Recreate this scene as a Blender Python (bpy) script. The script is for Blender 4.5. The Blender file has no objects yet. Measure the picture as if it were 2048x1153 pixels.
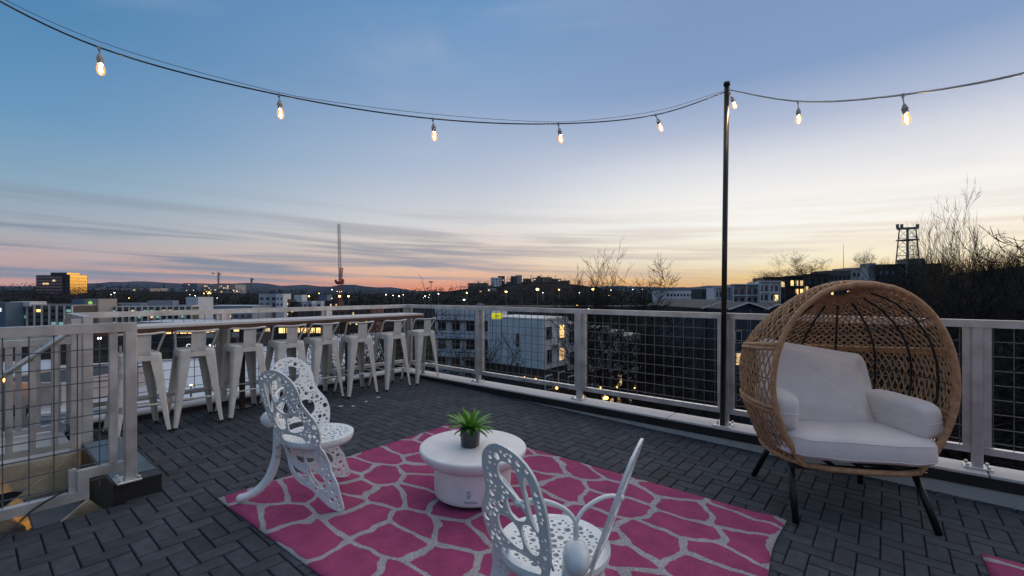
import bpy, bmesh, math, random
import numpy as np
from mathutils import Vector, Matrix, noise as mnoise
random.seed(7)
R = math.radians
SC = bpy.context.scene
COL = SC.collection

# ---------------------------------------------------------------- camera
F, HY, CX, CH = 910.0, 585.0, 1024.0, 1.40      # focal length and horizon in photo pixels, eye height
YAW = R(39.5); CA, SA = math.cos(YAW), math.sin(YAW)
cam = bpy.data.cameras.new('camera'); camo = bpy.data.objects.new('camera', cam); COL.objects.link(camo)
cam.sensor_width = 36.0; cam.lens = 36.0 * F / 2048.0
cam.shift_y = (HY - 576.5) / 2048.0
cam.clip_start = 0.05; cam.clip_end = 30000
camo.location = (0, 0, CH); camo.rotation_euler = (R(90), 0, YAW)
SC.camera = camo

# ---------------------------------------------------------------- world: dusk sky
SUN_AZ = Vector((0.106, 0.994, 0))               # the sun has just set behind the right part of the view
def lin(c):
    return tuple(((v/255)/12.92 if v/255 <= .04045 else ((v/255+.055)/1.055)**2.4) for v in c) + (1.0,)
world = bpy.data.worlds.new('World'); SC.world = world; world.use_nodes = True
wn, wl = world.node_tree.nodes, world.node_tree.links
wn.clear()
def N(tree, typ, **kw):
    n = tree.nodes.new(typ)
    for k, v in kw.items(): setattr(n, k, v)
    return n
WT = world.node_tree
def wmath(op, a, b=None, c=None, clamp=False):
    n = N(WT, 'ShaderNodeMath', operation=op, use_clamp=clamp)
    for i, v in enumerate((a, b, c)):
        if v is None: continue
        if isinstance(v, (int, float)): n.inputs[i].default_value = v
        else: wl.new(v, n.inputs[i])
    return n.outputs[0]
def wramp(fac, stops):
    n = N(WT, 'ShaderNodeValToRGB'); r = n.color_ramp; r.interpolation = 'EASE' if False else 'LINEAR'
    while len(r.elements) < len(stops): r.elements.new(0.5)
    for e, (p, c) in zip(r.elements, stops): e.position = p; e.color = lin(c)
    wl.new(fac, n.inputs[0]); return n.outputs[0]
def wmix(f, a, b, mode='MIX'):
    n = N(WT, 'ShaderNodeMix', data_type='RGBA', blend_type=mode)
    if isinstance(f, (int, float)): n.inputs[0].default_value = f
    else: wl.new(f, n.inputs[0])
    for i, v in ((6, a), (7, b)):
        if isinstance(v, tuple): n.inputs[i].default_value = v
        else: wl.new(v, n.inputs[i])
    return n.outputs[2]
tc = N(WT, 'ShaderNodeTexCoord')
nrm = N(WT, 'ShaderNodeVectorMath', operation='NORMALIZE'); wl.new(tc.outputs['Generated'], nrm.inputs[0])
sep = N(WT, 'ShaderNodeSeparateXYZ'); wl.new(nrm.outputs[0], sep.inputs[0])
DX, DY, DZ = sep.outputs
hl = wmath('SQRT', wmath('ADD', wmath('MULTIPLY', DX, DX), wmath('ADD', wmath('MULTIPLY', DY, DY), 1e-5)))
az = wmath('DIVIDE', wmath('ADD', wmath('MULTIPLY', DX, SUN_AZ.x), wmath('MULTIPLY', DY, SUN_AZ.y)), hl)
el = wmath('MAXIMUM', DZ, 0.0)
far = wramp(el, [(0, (220, 152, 138)), (.02, (214, 162, 152)), (.042, (204, 170, 166)), (.095, (168, 176, 186)), (.17, (138, 170, 194)), (.27, (104, 152, 192)), (.40, (82, 136, 182)), (.7, (72, 122, 172)), (1, (74, 120, 172))])
midr = wramp(el, [(0, (255, 140, 78)), (.014, (252, 160, 108)), (.032, (246, 190, 152)), (.07, (238, 212, 190)), (.147, (226, 224, 224)), (.25, (188, 199, 218)), (.39, (143, 170, 206)), (.54, (108, 152, 198)), (1, (74, 120, 172))])
near = wramp(el, [(0, (255, 168, 56)), (.028, (255, 214, 128)), (.06, (255, 245, 212)), (.13, (255, 253, 247)), (.18, (252, 250, 246)), (.25, (224, 226, 234)), (.31, (180, 192, 216)), (.39, (134, 160, 200)), (1, (78, 122, 174))])
f1 = N(WT, 'ShaderNodeMapRange', interpolation_type='SMOOTHSTEP'); wl.new(az, f1.inputs[0]); f1.inputs[1].default_value = -.12; f1.inputs[2].default_value = .74
f2 = N(WT, 'ShaderNodeMapRange', interpolation_type='SMOOTHSTEP'); wl.new(az, f2.inputs[0]); f2.inputs[1].default_value = .62; f2.inputs[2].default_value = .97
sky = wmix(f2.outputs[0], wmix(f1.outputs[0], far, midr), near)
# streaks of thin cloud, low in the sky
cmb = N(WT, 'ShaderNodeCombineXYZ')
tilt = wmath('ADD', DZ, wmath('MULTIPLY', wmath('ADD', wmath('MULTIPLY', DX, CA), wmath('MULTIPLY', DY, SA)), .035))
wl.new(wmath('MULTIPLY', DX, 1.25), cmb.inputs[0]); wl.new(wmath('MULTIPLY', DY, 1.25), cmb.inputs[1]); wl.new(wmath('MULTIPLY', tilt, 30.0), cmb.inputs[2])
nz = N(WT, 'ShaderNodeTexNoise'); wl.new(cmb.outputs[0], nz.inputs['Vector']); nz.inputs['Scale'].default_value = 1.75; nz.inputs['Detail'].default_value = 7; nz.inputs['Roughness'].default_value = .56; nz.inputs['Distortion'].default_value = .3
cl = N(WT, 'ShaderNodeMapRange', interpolation_type='SMOOTHSTEP'); wl.new(nz.outputs[0], cl.inputs[0]); cl.inputs[1].default_value = .40; cl.inputs[2].default_value = .62
lo = N(WT, 'ShaderNodeMapRange', interpolation_type='SMOOTHSTEP'); wl.new(DZ, lo.inputs[0]); lo.inputs[1].default_value = .21; lo.inputs[2].default_value = .06
lo2 = N(WT, 'ShaderNodeMapRange', interpolation_type='SMOOTHSTEP'); wl.new(DZ, lo2.inputs[0]); lo2.inputs[1].default_value = .006; lo2.inputs[2].default_value = .03
awy = N(WT, 'ShaderNodeMapRange'); wl.new(az, awy.inputs[0]); awy.inputs[1].default_value = .99; awy.inputs[2].default_value = .55; awy.inputs[3].default_value = .5; awy.inputs[4].default_value = 1.0
cf = wmath('MULTIPLY', wmath('MULTIPLY', cl.outputs[0], lo.outputs[0]), wmath('MULTIPLY', lo2.outputs[0], awy.outputs[0]))
ccol = wmix(f1.outputs[0], lin((130, 142, 160)), lin((160, 158, 168)))
ccol = wmix(f2.outputs[0], ccol, lin((214, 192, 176)))
sky = wmix(cf, sky, ccol)
# faint high wisps
cm2 = N(WT, 'ShaderNodeCombineXYZ'); wl.new(wmath('MULTIPLY', DX, 2.0), cm2.inputs[0]); wl.new(wmath('MULTIPLY', DY, 2.0), cm2.inputs[1]); wl.new(wmath('MULTIPLY', DZ, 7.0), cm2.inputs[2])
nz2 = N(WT, 'ShaderNodeTexNoise'); wl.new(cm2.outputs[0], nz2.inputs['Vector']); nz2.inputs['Scale'].default_value = 1.3; nz2.inputs['Detail'].default_value = 6; nz2.inputs['Distortion'].default_value = .7
wi = N(WT, 'ShaderNodeMapRange', interpolation_type='SMOOTHSTEP'); wl.new(nz2.outputs[0], wi.inputs[0]); wi.inputs[1].default_value = .5; wi.inputs[2].default_value = .8; wi.inputs[4].default_value = .22
sky = wmix(wi.outputs[0], sky, lin((190, 196, 214)))
nish = N(WT, 'ShaderNodeTexSky', sky_type='NISHITA', sun_disc=False, sun_elevation=R(1.0), sun_rotation=math.atan2(SUN_AZ.x, SUN_AZ.y))
nscale = N(WT, 'ShaderNodeVectorMath', operation='SCALE'); wl.new(nish.outputs[0], nscale.inputs[0]); nscale.inputs['Scale'].default_value = 0.06
sky = wmix(.06, sky, nscale.outputs[0])
bg = N(WT, 'ShaderNodeBackground'); wl.new(sky, bg.inputs[0]); bg.inputs[1].default_value = 1.0
wo = N(WT, 'ShaderNodeOutputWorld'); wl.new(bg.outputs[0], wo.inputs[0])

# ---------------------------------------------------------------- afterglow (very soft sun)
sl = bpy.data.lights.new('sun', 'SUN'); so = bpy.data.objects.new('sun', sl); COL.objects.link(so)
sl.energy = 1.4; sl.angle = R(110); sl.color = (1.0, .83, .66)
sd = Vector((SUN_AZ.x, SUN_AZ.y, math.tan(R(52)))).normalized()
so.rotation_euler = sd.to_track_quat('Z', 'Y').to_euler(); so.location = (0, 0, 30)
SC.view_settings.view_transform = 'Standard'; SC.view_settings.look = 'None'
SC.view_settings.exposure = 0.03; SC.view_settings.gamma = 1.0

# ================================================================= helpers
def camdir(x, y):
    xc = (x-CX)/F; return Vector((xc*CA-SA, xc*SA+CA, -(y-HY)/F))
def at(x, y, D):                                  # a point at depth D along the view
    d = camdir(x, y)*D; return Vector((d.x, d.y, CH+d.z))
def lat(l, d, z=0.0):                             # lateral metres, depth metres
    return Vector((l*CA-d*SA, l*SA+d*CA, z))
def proj(p):
    xc = p[0]*CA+p[1]*SA; yc = -p[0]*SA+p[1]*CA
    if yc < .05: return None
    return CX+F*xc/yc, HY-F*(p[2]-CH)/yc, yc
SLOPE, U0 = 0.022, -2.6                           # the deck falls a little towards the right
def zd(x): return -SLOPE*(x-U0)

class MB:
    def __init__(s): s.v = []; s.f = []
    def add(s, vs, fs):
        b = len(s.v); s.v += [tuple(v) for v in vs]; s.f += [tuple(i+b for i in f) for f in fs]
    def box(s, c, d, rz=0.0, M=None):
        x, y, z = (q/2 for q in d); c = Vector(c)
        vs = [Vector((i*x, j*y, k*z)) for i in (-1, 1) for j in (-1, 1) for k in (-1, 1)]
        if rz: m = Matrix.Rotation(rz, 3, 'Z'); vs = [m@v for v in vs]
        if M is not None: vs = [M@v for v in vs]
        s.add([v+c for v in vs], [(0, 1, 3, 2), (4, 6, 7, 5), (0, 4, 5, 1), (2, 3, 7, 6), (0, 2, 6, 4), (1, 5, 7, 3)])
    def bbox(s, lo, hi):
        s.box([(a+b)/2 for a, b in zip(lo, hi)], [abs(b-a) for a, b in zip(lo, hi)])
    def bevbox(s, c, d, b=.004):
        x, y, z = (q/2 for q in d); cx, cy, cz = c
        vs = []
        for zz, i in ((-z, b), (-z+b, 0), (z-b, 0), (z, b)):
            for sx, sy in ((-1, -1), (1, -1), (1, 1), (-1, 1)):
                vs += [(cx+sx*(x-i-(b if sx*sy < 0 else 0)), cy+sy*(y-i-(b if sx*sy > 0 else 0)), cz+zz), (cx+sx*(x-i-(b if sx*sy > 0 else 0)), cy+sy*(y-i-(b if sx*sy < 0 else 0)), cz+zz)]
        fs = []
        for k in range(3):
            for i in range(8): j = (i+1) % 8; fs.append((k*8+i, k*8+j, k*8+8+j, k*8+8+i))
        fs += [tuple(range(7, -1, -1)), tuple(range(24, 32))]
        s.add(vs, fs)
    def bar(s, a, b, w, h=None, up=(0, 0, 1)):     # rectangular bar from a to b
        a, b = Vector(a), Vector(b); h = h or w; t = (b-a).normalized(); u = Vector(up)
        if abs(t.dot(u)) > .98: u = Vector((1, 0, 0))
        sd_ = t.cross(u).normalized(); u = sd_.cross(t)
        vs = [p+sd_*(i*w/2)+u*(j*h/2) for p in (a, b) for i, j in ((-1, -1), (1, -1), (1, 1), (-1, 1))]
        s.add(vs, [(0, 3, 2, 1), (4, 5, 6, 7), (0, 1, 5, 4), (1, 2, 6, 5), (2, 3, 7, 6), (3, 0, 4, 7)])
    def tube(s, pts, r, n=8, cap=True, flat=1.0):
        pts = [Vector(p) for p in pts]; m = len(pts); rs = r if isinstance(r, (list, tuple)) else [r]*m
        vs = []; prev = None
        for i, p in enumerate(pts):
            t = (pts[min(i+1, m-1)]-pts[max(i-1, 0)])
            t = t.normalized() if t.length > 1e-9 else Vector((0, 0, 1))
            if prev is None:
                u = Vector((0, 0, 1)) if abs(t.z) < .9 else Vector((1, 0, 0))
            else: u = prev
            u = (u-t*u.dot(t)).normalized(); w = t.cross(u); prev = u
            for k in range(n):
                a = 2*math.pi*k/n; vs.append(p+u*(math.cos(a)*rs[i])+w*(math.sin(a)*rs[i]*flat))
        fs = [(i*n+k, i*n+(k+1) % n, (i+1)*n+(k+1) % n, (i+1)*n+k) for i in range(m-1) for k in range(n)]
        if cap: fs += [tuple(range(n-1, -1, -1)), tuple(range((m-1)*n, m*n))]
        s.add(vs, fs)
    def lathe(s, prof, n=32, c=(0, 0, 0)):
        vs = [(c[0]+r*math.cos(2*math.pi*k/n), c[1]+r*math.sin(2*math.pi*k/n), c[2]+z) for r, z in prof for k in range(n)]
        m = len(prof)
        fs = [(i*n+k, i*n+(k+1) % n, (i+1)*n+(k+1) % n, (i+1)*n+k) for i in range(m-1) for k in range(n)]
        if prof[0][0] > 1e-6: fs.append(tuple(range(n-1, -1, -1)))
        if prof[-1][0] > 1e-6: fs.append(tuple(range((m-1)*n, m*n)))
        s.add(vs, fs)
    def prism(s, poly, h0, h1):
        n = len(poly); vs = [(x, y, h0) for x, y in poly]+[(x, y, h1) for x, y in poly]
        s.add(vs, [tuple(range(n-1, -1, -1)), tuple(range(n, 2*n))]+[(i, (i+1) % n, n+(i+1) % n, n+i) for i in range(n)])
    def mesh(s, name, mat, smooth=False):
        me = bpy.data.meshes.new(name); me.from_pydata(s.v, [], s.f); me.materials.append(mat)
        if smooth: me.polygons.foreach_set('use_smooth', [True]*len(me.polygons))
        me.update(); return me
    def build(s, name, mat, parent=None, smooth=False, loc=None, kind=None, label=None):
        return mk(name, s.mesh(name, mat, smooth), parent, loc, kind, label)
def mk(name, me, parent=None, loc=None, kind=None, label=None):
    o = bpy.data.objects.new(name, me); COL.objects.link(o)
    if parent is not None: o.parent = parent
    if loc is not None: o.location = loc
    if kind: o['kind'] = kind
    if label: o['label'] = label
    return o
def tag(o, label, cat, group=None):
    o['label'] = label; o['category'] = cat
    if group: o['group'] = group
    return o
def thing(name, label, cat, loc=(0, 0, 0), rz=0.0, group=None):
    o = bpy.data.objects.new(name, None); COL.objects.link(o); o.empty_display_size = .2
    o.location = loc; o.rotation_euler = (0, 0, rz); return tag(o, label, cat, group)
def stand(o, x, y, rz):                           # stand a thing on the sloping deck
    o.matrix_world = Matrix.Translation((x, y, zd(x))) @ Matrix.Rotation(math.atan(SLOPE), 4, 'Y') @ Matrix.Rotation(rz, 4, 'Z')
def copy_tree(o, parent=None):
    c = o.copy(); COL.objects.link(c)
    if parent is not None: c.parent = parent
    for ch in o.children: copy_tree(ch, c)
    return c
def autosmooth(o, ang=40):
    me = o.data; me.polygons.foreach_set('use_smooth', [True]*len(me.polygons))
    bm = bmesh.new(); bm.from_mesh(me)
    for e in bm.edges: e.smooth = not (len(e.link_faces) == 2 and e.calc_face_angle(0) > R(ang))
    bm.to_mesh(me); bm.free(); return o

# ---- materials
def mat(name, col, rough=.5, metal=0.0, var=.0, vscale=6.0, bump=0.0, bscale=60.0, spec=.5, emit=None, estr=0.0, coord='Object', rand=0.0, detail=5.0):
    m = bpy.data.materials.new(name); m.use_nodes = True; T = m.node_tree; b = T.nodes['Principled BSDF']
    c = col if len(col) == 4 else tuple(col)+(1.0,)
    b.inputs['Base Color'].default_value = c; b.inputs['Roughness'].default_value = rough; b.inputs['Metallic'].default_value = metal
    b.inputs['Specular IOR Level'].default_value = spec
    t = N(T, 'ShaderNodeTexCoord')
    out = None
    if var:
        n = N(T, 'ShaderNodeTexNoise'); n.inputs['Scale'].default_value = vscale; n.inputs['Detail'].default_value = detail; T.links.new(t.outputs[coord], n.inputs['Vector'])
        r = N(T, 'ShaderNodeMapRange'); T.links.new(n.outputs[0], r.inputs[0]); r.inputs[1].default_value = .3; r.inputs[2].default_value = .7; r.inputs[3].default_value = 1-var; r.inputs[4].default_value = 1+var
        out = r.outputs[0]
        rr = N(T, 'ShaderNodeMapRange'); T.links.new(n.outputs[0], rr.inputs[0]); rr.inputs[3].default_value = max(.02, rough-.12); rr.inputs[4].default_value = min(1, rough+.12); T.links.new(rr.outputs[0], b.inputs['Roughness'])
    if rand:
        oi = N(T, 'ShaderNodeObjectInfo'); ge = N(T, 'ShaderNodeNewGeometry')
        a = N(T, 'ShaderNodeMath', operation='ADD'); T.links.new(oi.outputs['Random'], a.inputs[0]); T.links.new(ge.outputs['Random Per Island'], a.inputs[1])
        fr = N(T, 'ShaderNodeMath', operation='FRACT'); T.links.new(a.outputs[0], fr.inputs[0])
        r2 = N(T, 'ShaderNodeMapRange'); T.links.new(fr.outputs[0], r2.inputs[0]); r2.inputs[3].default_value = 1-rand; r2.inputs[4].default_value = 1+rand
        if out is None: out = r2.outputs[0]
        else:
            mu = N(T, 'ShaderNodeMath', operation='MULTIPLY'); T.links.new(out, mu.inputs[0]); T.links.new(r2.outputs[0], mu.inputs[1]); out = mu.outputs[0]
    if out is not None:
        sc = N(T, 'ShaderNodeVectorMath', operation='SCALE'); sc.inputs[0].default_value = c[:3]; T.links.new(out, sc.inputs['Scale']); T.links.new(sc.outputs[0], b.inputs['Base Color'])
    if bump:
        n2 = N(T, 'ShaderNodeTexNoise'); n2.inputs['Scale'].default_value = bscale; n2.inputs['Detail'].default_value = 4; T.links.new(t.outputs[coord], n2.inputs['Vector'])
        bu = N(T, 'ShaderNodeBump'); bu.inputs['Strength'].default_value = bump; bu.inputs['Distance'].default_value = .01; T.links.new(n2.outputs[0], bu.inputs['Height']); T.links.new(bu.outputs[0], b.inputs['Normal'])
    if emit: b.inputs['Emission Color'].default_value = tuple(emit)+(1.0,); b.inputs['Emission Strength'].default_value = estr
    return m
M = {}
M['alu'] = mat('brushed_aluminium', (.60, .585, .56), .40, .72, .20, 7, .08, 90)
M['wire'] = mat('galvanised_wire', (.13, .14, .145), .5, .5)
M['coping'] = mat('pale_coping', (.60, .56, .52), .6, 0, .08, 3, .05, 80)
M['flash'] = mat('dark_flashing', (.028, .026, .026), .4, .2, .25, 4)
M['stucco'] = mat('pale_stucco', (.46, .45, .43), .85, 0, .10, 5, .3, 150)
M['paver'] = mat('charcoal_paver', (.044, .050, .059), .78, 0, .30, 18, .55, 170, .35, rand=.22)
def stain(m, scale, amt):
    T = m.node_tree; b = T.nodes['Principled BSDF']; src = b.inputs['Base Color'].links[0].from_socket
    g = N(T, 'ShaderNodeNewGeometry'); n = N(T, 'ShaderNodeTexNoise'); n.inputs['Scale'].default_value = scale; n.inputs['Detail'].default_value = 6; n.inputs['Roughness'].default_value = .65; T.links.new(g.outputs['Position'], n.inputs['Vector'])
    r = N(T, 'ShaderNodeMapRange'); T.links.new(n.outputs[0], r.inputs[0]); r.inputs[1].default_value = .32; r.inputs[2].default_value = .68; r.inputs[3].default_value = 1-amt; r.inputs[4].default_value = 1+amt
    sc = N(T, 'ShaderNodeVectorMath', operation='SCALE'); T.links.new(src, sc.inputs[0]); T.links.new(r.outputs[0], sc.inputs['Scale']); T.links.new(sc.outputs[0], b.inputs['Base Color'])
stain(M['paver'], 1.3, .28)
M['grout'] = mat('dark_joint', (.014, .014, .016), .95, 0)
M['stool'] = mat('cream_painted_steel', (.62, .59, .54), .34, 0, .09, 14, rand=.05)
M['rubber'] = mat('black_rubber', (.02, .02, .02), .7)
M['chairwhite'] = mat('white_enamel', (.76, .79, .77), .22, 0, .07, 16, .06, 40)
M['tablewhite'] = mat('white_cast_top', (.80, .77, .74), .55, 0, .06, 9, .10, 90)
M['pot'] = mat('charcoal_glazed_pot', (.035, .038, .045), .16, 0, .2, 12)
M['leaf'] = mat('bright_green_leaf', (.13, .33, .03), .42, 0, .35, 22)
M['leafdark'] = mat('deep_green_leaf', (.05, .15, .035), .45, 0, .3, 22)
M['soil'] = mat('pebble_soil', (.10, .09, .08), .9, 0, .6, 120, .8, 120)
M['counter'] = mat('pale_counter_top', (.60, .57, .54), .4, 0, .06, 4)
M['brown'] = mat('dark_brown_edge', (.085, .038, .020), .5, 0, .25, 9)
M['brownsteel'] = mat('bronze_steel', (.045, .035, .028), .45, .4)
M['black'] = mat('black_powder_coat', (.012, .012, .013), .35, .2)
M['cushion'] = mat('cream_linen', (.77, .70, .655), .9, 0, .05, 5, .30, 45)
M['label'] = mat('white_paper_label', (.78, .77, .78), .6)
M['ink'] = mat('grey_ink', (.16, .16, .18), .7)
def bulbmat():
    m = bpy.data.materials.new('lit_bulb_glass'); m.use_nodes = True; T = m.node_tree; T.nodes.clear(); L = T.links.new
    tr = N(T, 'ShaderNodeBsdfTransparent'); tr.inputs[0].default_value = (1, .90, .70, 1); em = N(T, 'ShaderNodeEmission'); em.inputs[0].default_value = (1, .44, .11, 1); em.inputs[1].default_value = 2.2
    gl = N(T, 'ShaderNodeBsdfGlossy'); gl.inputs['Roughness'].default_value = .05; a = N(T, 'ShaderNodeMixShader'); a.inputs[0].default_value = .30; L(tr.outputs[0], a.inputs[1]); L(em.outputs[0], a.inputs[2])
    c = N(T, 'ShaderNodeMixShader'); c.inputs[0].default_value = .06; L(a.outputs[0], c.inputs[1]); L(gl.outputs[0], c.inputs[2]); o = N(T, 'ShaderNodeOutputMaterial'); L(c.outputs[0], o.inputs[0]); return m
M['bulb'] = bulbmat()
M['filament'] = mat('filament', (1, .9, .7), .3, emit=(1.0, .72, .42), estr=1500.0)
M['cord'] = mat('grey_white_cord', (.40, .42, .44), .6)
M['corddark'] = mat('black_cord', (.015, .016, .02), .5)
M['socket'] = mat('grey_socket', (.36, .37, .38), .55)

def wicker(name, col, axis_scale):
    m = mat(name, col, .55, 0, .28, 26, 0, 60); T = m.node_tree; b = T.nodes['Principled BSDF']
    t = N(T, 'ShaderNodeTexCoord'); w = N(T, 'ShaderNodeTexWave', wave_type='BANDS', bands_direction='DIAGONAL'); T.links.new(t.outputs['Object'], w.inputs[0]); w.inputs['Scale'].default_value = axis_scale
    bu = N(T, 'ShaderNodeBump'); bu.inputs['Strength'].default_value = .7; bu.inputs['Distance'].default_value = .004; T.links.new(w.outputs[1], bu.inputs['Height']); T.links.new(bu.outputs[0], b.inputs['Normal']); return m
M['wicker'] = wicker('tan_wicker_strand', (.46, .27, .135), 60)
M['rattan'] = wicker('wrapped_tan_rope', (.45, .25, .12), 45)

def rugmat():
    m = bpy.data.materials.new('pink_giraffe_weave'); m.use_nodes = True; T = m.node_tree; b = T.nodes['Principled BSDF']; L = T.links.new
    t = N(T, 'ShaderNodeTexCoord'); mp = N(T, 'ShaderNodeMapping'); mp.inputs['Scale'].default_value = (2.7, 4.0, 0); L(t.outputs['Object'], mp.inputs[0])
    n = N(T, 'ShaderNodeTexNoise'); n.inputs['Scale'].default_value = 1.1; n.inputs['Detail'].default_value = 2; L(mp.outputs[0], n.inputs['Vector'])
    sb = N(T, 'ShaderNodeVectorMath', operation='SUBTRACT'); L(n.outputs['Color'], sb.inputs[0]); sb.inputs[1].default_value = (.5, .5, .5)
    s2 = N(T, 'ShaderNodeVectorMath', operation='SCALE'); L(sb.outputs[0], s2.inputs[0]); s2.inputs['Scale'].default_value = .55
    ad = N(T, 'ShaderNodeVectorMath', operation='ADD'); L(mp.outputs[0], ad.inputs[0]); L(s2.outputs[0], ad.inputs[1])
    v1 = N(T, 'ShaderNodeTexVoronoi', voronoi_dimensions='2D', feature='F1'); v2 = N(T, 'ShaderNodeTexVoronoi', voronoi_dimensions='2D', feature='F2'); v3 = N(T, 'ShaderNodeTexVoronoi', voronoi_dimensions='2D', feature='DISTANCE_TO_EDGE')
    for v in (v1, v2, v3): L(ad.outputs[0], v.inputs['Vector']); v.inputs['Scale'].default_value = 1.0; v.inputs['Randomness'].default_value = .85
    d = N(T, 'ShaderNodeMath', operation='SUBTRACT'); L(v2.outputs['Distance'], d.inputs[0]); L(v1.outputs['Distance'], d.inputs[1])
    hf = N(T, 'ShaderNodeMath', operation='MULTIPLY_ADD'); L(d.outputs[0], hf.inputs[0]); hf.inputs[1].default_value = .30
    m3 = N(T, 'ShaderNodeMath', operation='MULTIPLY'); L(v3.outputs['Distance'], m3.inputs[0]); m3.inputs[1].default_value = .45; L(m3.outputs[0], hf.inputs[2])
    st = N(T, 'ShaderNodeMapRange'); L(hf.outputs[0], st.inputs[0]); st.inputs[1].default_value = .055; st.inputs[2].default_value = .066
    # weave: fine cross threads with colour flecks
    wx = N(T, 'ShaderNodeTexWave', bands_direction='X'); wy = N(T, 'ShaderNodeTexWave', bands_direction='Y')
    for w in (wx, wy): L(t.outputs['Object'], w.inputs[0]); w.inputs['Scale'].default_value = 42; w.inputs['Distortion'].default_value = .6; w.inputs['Detail'].default_value = 1
    mw = N(T, 'ShaderNodeMath', operation='MULTIPLY'); L(wx.outputs[1], mw.inputs[0]); L(wy.outputs[1], mw.inputs[1])
    fl = N(T, 'ShaderNodeTexNoise'); mp2 = N(T, 'ShaderNodeMapping'); mp2.inputs['Scale'].default_value = (60, 330, 1); L(t.outputs['Object'], mp2.inputs[0]); L(mp2.outputs[0], fl.inputs['Vector']); fl.inputs['Scale'].default_value = 1; fl.inputs['Detail'].default_value = 2
    pk = N(T, 'ShaderNodeMix', data_type='RGBA'); pk.inputs[6].default_value = (.28, .034, .11, 1); pk.inputs[7].default_value = (.58, .12, .27, 1)
    pf = N(T, 'ShaderNodeMath', operation='MULTIPLY_ADD', use_clamp=True); L(mw.outputs[0], pf.inputs[0]); pf.inputs[1].default_value = .55; L(fl.outputs[0], pf.inputs[2]); 
    sh = N(T, 'ShaderNodeMath', operation='SUBTRACT', use_clamp=True); L(pf.outputs[0], sh.inputs[0]); sh.inputs[1].default_value = .12; L(sh.outputs[0], pk.inputs[0])
    gy = N(T, 'ShaderNodeMix', data_type='RGBA'); gy.inputs[6].default_value = (.24, .24, .25, 1); gy.inputs[7].default_value = (.62, .60, .59, 1); L(fl.outputs[0], gy.inputs[0])
    g2 = N(T, 'ShaderNodeMapRange'); L(fl.outputs[0], g2.inputs[0]); g2.inputs[1].default_value = .35; g2.inputs[2].default_value = .6; L(g2.outputs[0], gy.inputs[0])
    fin = N(T, 'ShaderNodeMix', data_type='RGBA'); L(st.outputs[0], fin.inputs[0]); L(gy.outputs[2], fin.inputs[6]); L(pk.outputs[2], fin.inputs[7])
    mo = N(T, 'ShaderNodeTexNoise'); mo.inputs['Scale'].default_value = 5.0; mo.inputs['Detail'].default_value = 8; mo.inputs['Roughness'].default_value = .75; L(t.outputs['Object'], mo.inputs['Vector'])
    mr = N(T, 'ShaderNodeMapRange'); L(mo.outputs[0], mr.inputs[0]); mr.inputs[1].default_value = .3; mr.inputs[2].default_value = .7; mr.inputs[3].default_value = .76; mr.inputs[4].default_value = 1.24
    ms = N(T, 'ShaderNodeVectorMath', operation='SCALE'); L(fin.outputs[2], ms.inputs[0]); L(mr.outputs[0], ms.inputs['Scale'])
    L(ms.outputs[0], b.inputs['Base Color']); b.inputs['Roughness'].default_value = .92; b.inputs['Specular IOR Level'].default_value = .2
    bu = N(T, 'ShaderNodeBump'); bu.inputs['Strength'].default_value = .9; bu.inputs['Distance'].default_value = .006; L(mw.outputs[0], bu.inputs['Height']); L(bu.outputs[0], b.inputs['Normal'])
    return m
M['rug'] = rugmat()

# ================================================================= the terrace
XL, YR = -6.0, 4.56            # inner faces of the two parapets
VX, VY = -3.84, .64            # corner of the stair opening
deck = mk('deck', None); deck['kind'] = 'structure'
b = MB()
for (x0, x1, y0, y1) in ((VX, 2.7, -3.0, YR+.1), (XL-.1, VX, VY, YR+.1)):
    vs = [(x, y, zd(x)+o) for o in (-.25, -.014) for x, y in ((x0, y0), (x1, y0), (x1, y1), (x0, y1))]
    b.add(vs, [(3, 2, 1, 0), (4, 5, 6, 7), (0, 1, 5, 4), (1, 2, 6, 5), (2, 3, 7, 6), (3, 0, 4, 7)])
bme = b.mesh('deck', M['grout']); COL.objects.unlink(deck); bpy.data.objects.remove(deck)
deck = mk('deck', bme, kind='structure')
W = .1
def paver_geo(m, lx, ly):
    hx, hy, t, c = lx/2-.0032, ly/2-.0032, .05, .0045
    vs = [(sx*hx, sy*hy, -t) for sx, sy in ((-1, -1), (1, -1), (1, 1), (-1, 1))]+[(sx*hx, sy*hy, -c) for sx, sy in ((-1, -1), (1, -1), (1, 1), (-1, 1))]+[(sx*(hx-c), sy*(hy-c), 0) for sx, sy in ((-1, -1), (1, -1), (1, 1), (-1, 1))]
    return vs, [(8, 9, 10, 11)]+[(k*4+i, k*4+(i+1) % 4, k*4+4+(i+1) % 4, k*4+4+i) for k in (0, 1) for i in range(4)]
full = []; cut = MB()
RUG1 = (-3.50, -.47, 1.15, 3.22); ox, oy = -3.13, .29
TILT = Matrix.Rotation(math.atan(SLOPE), 3, 'Y')
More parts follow.
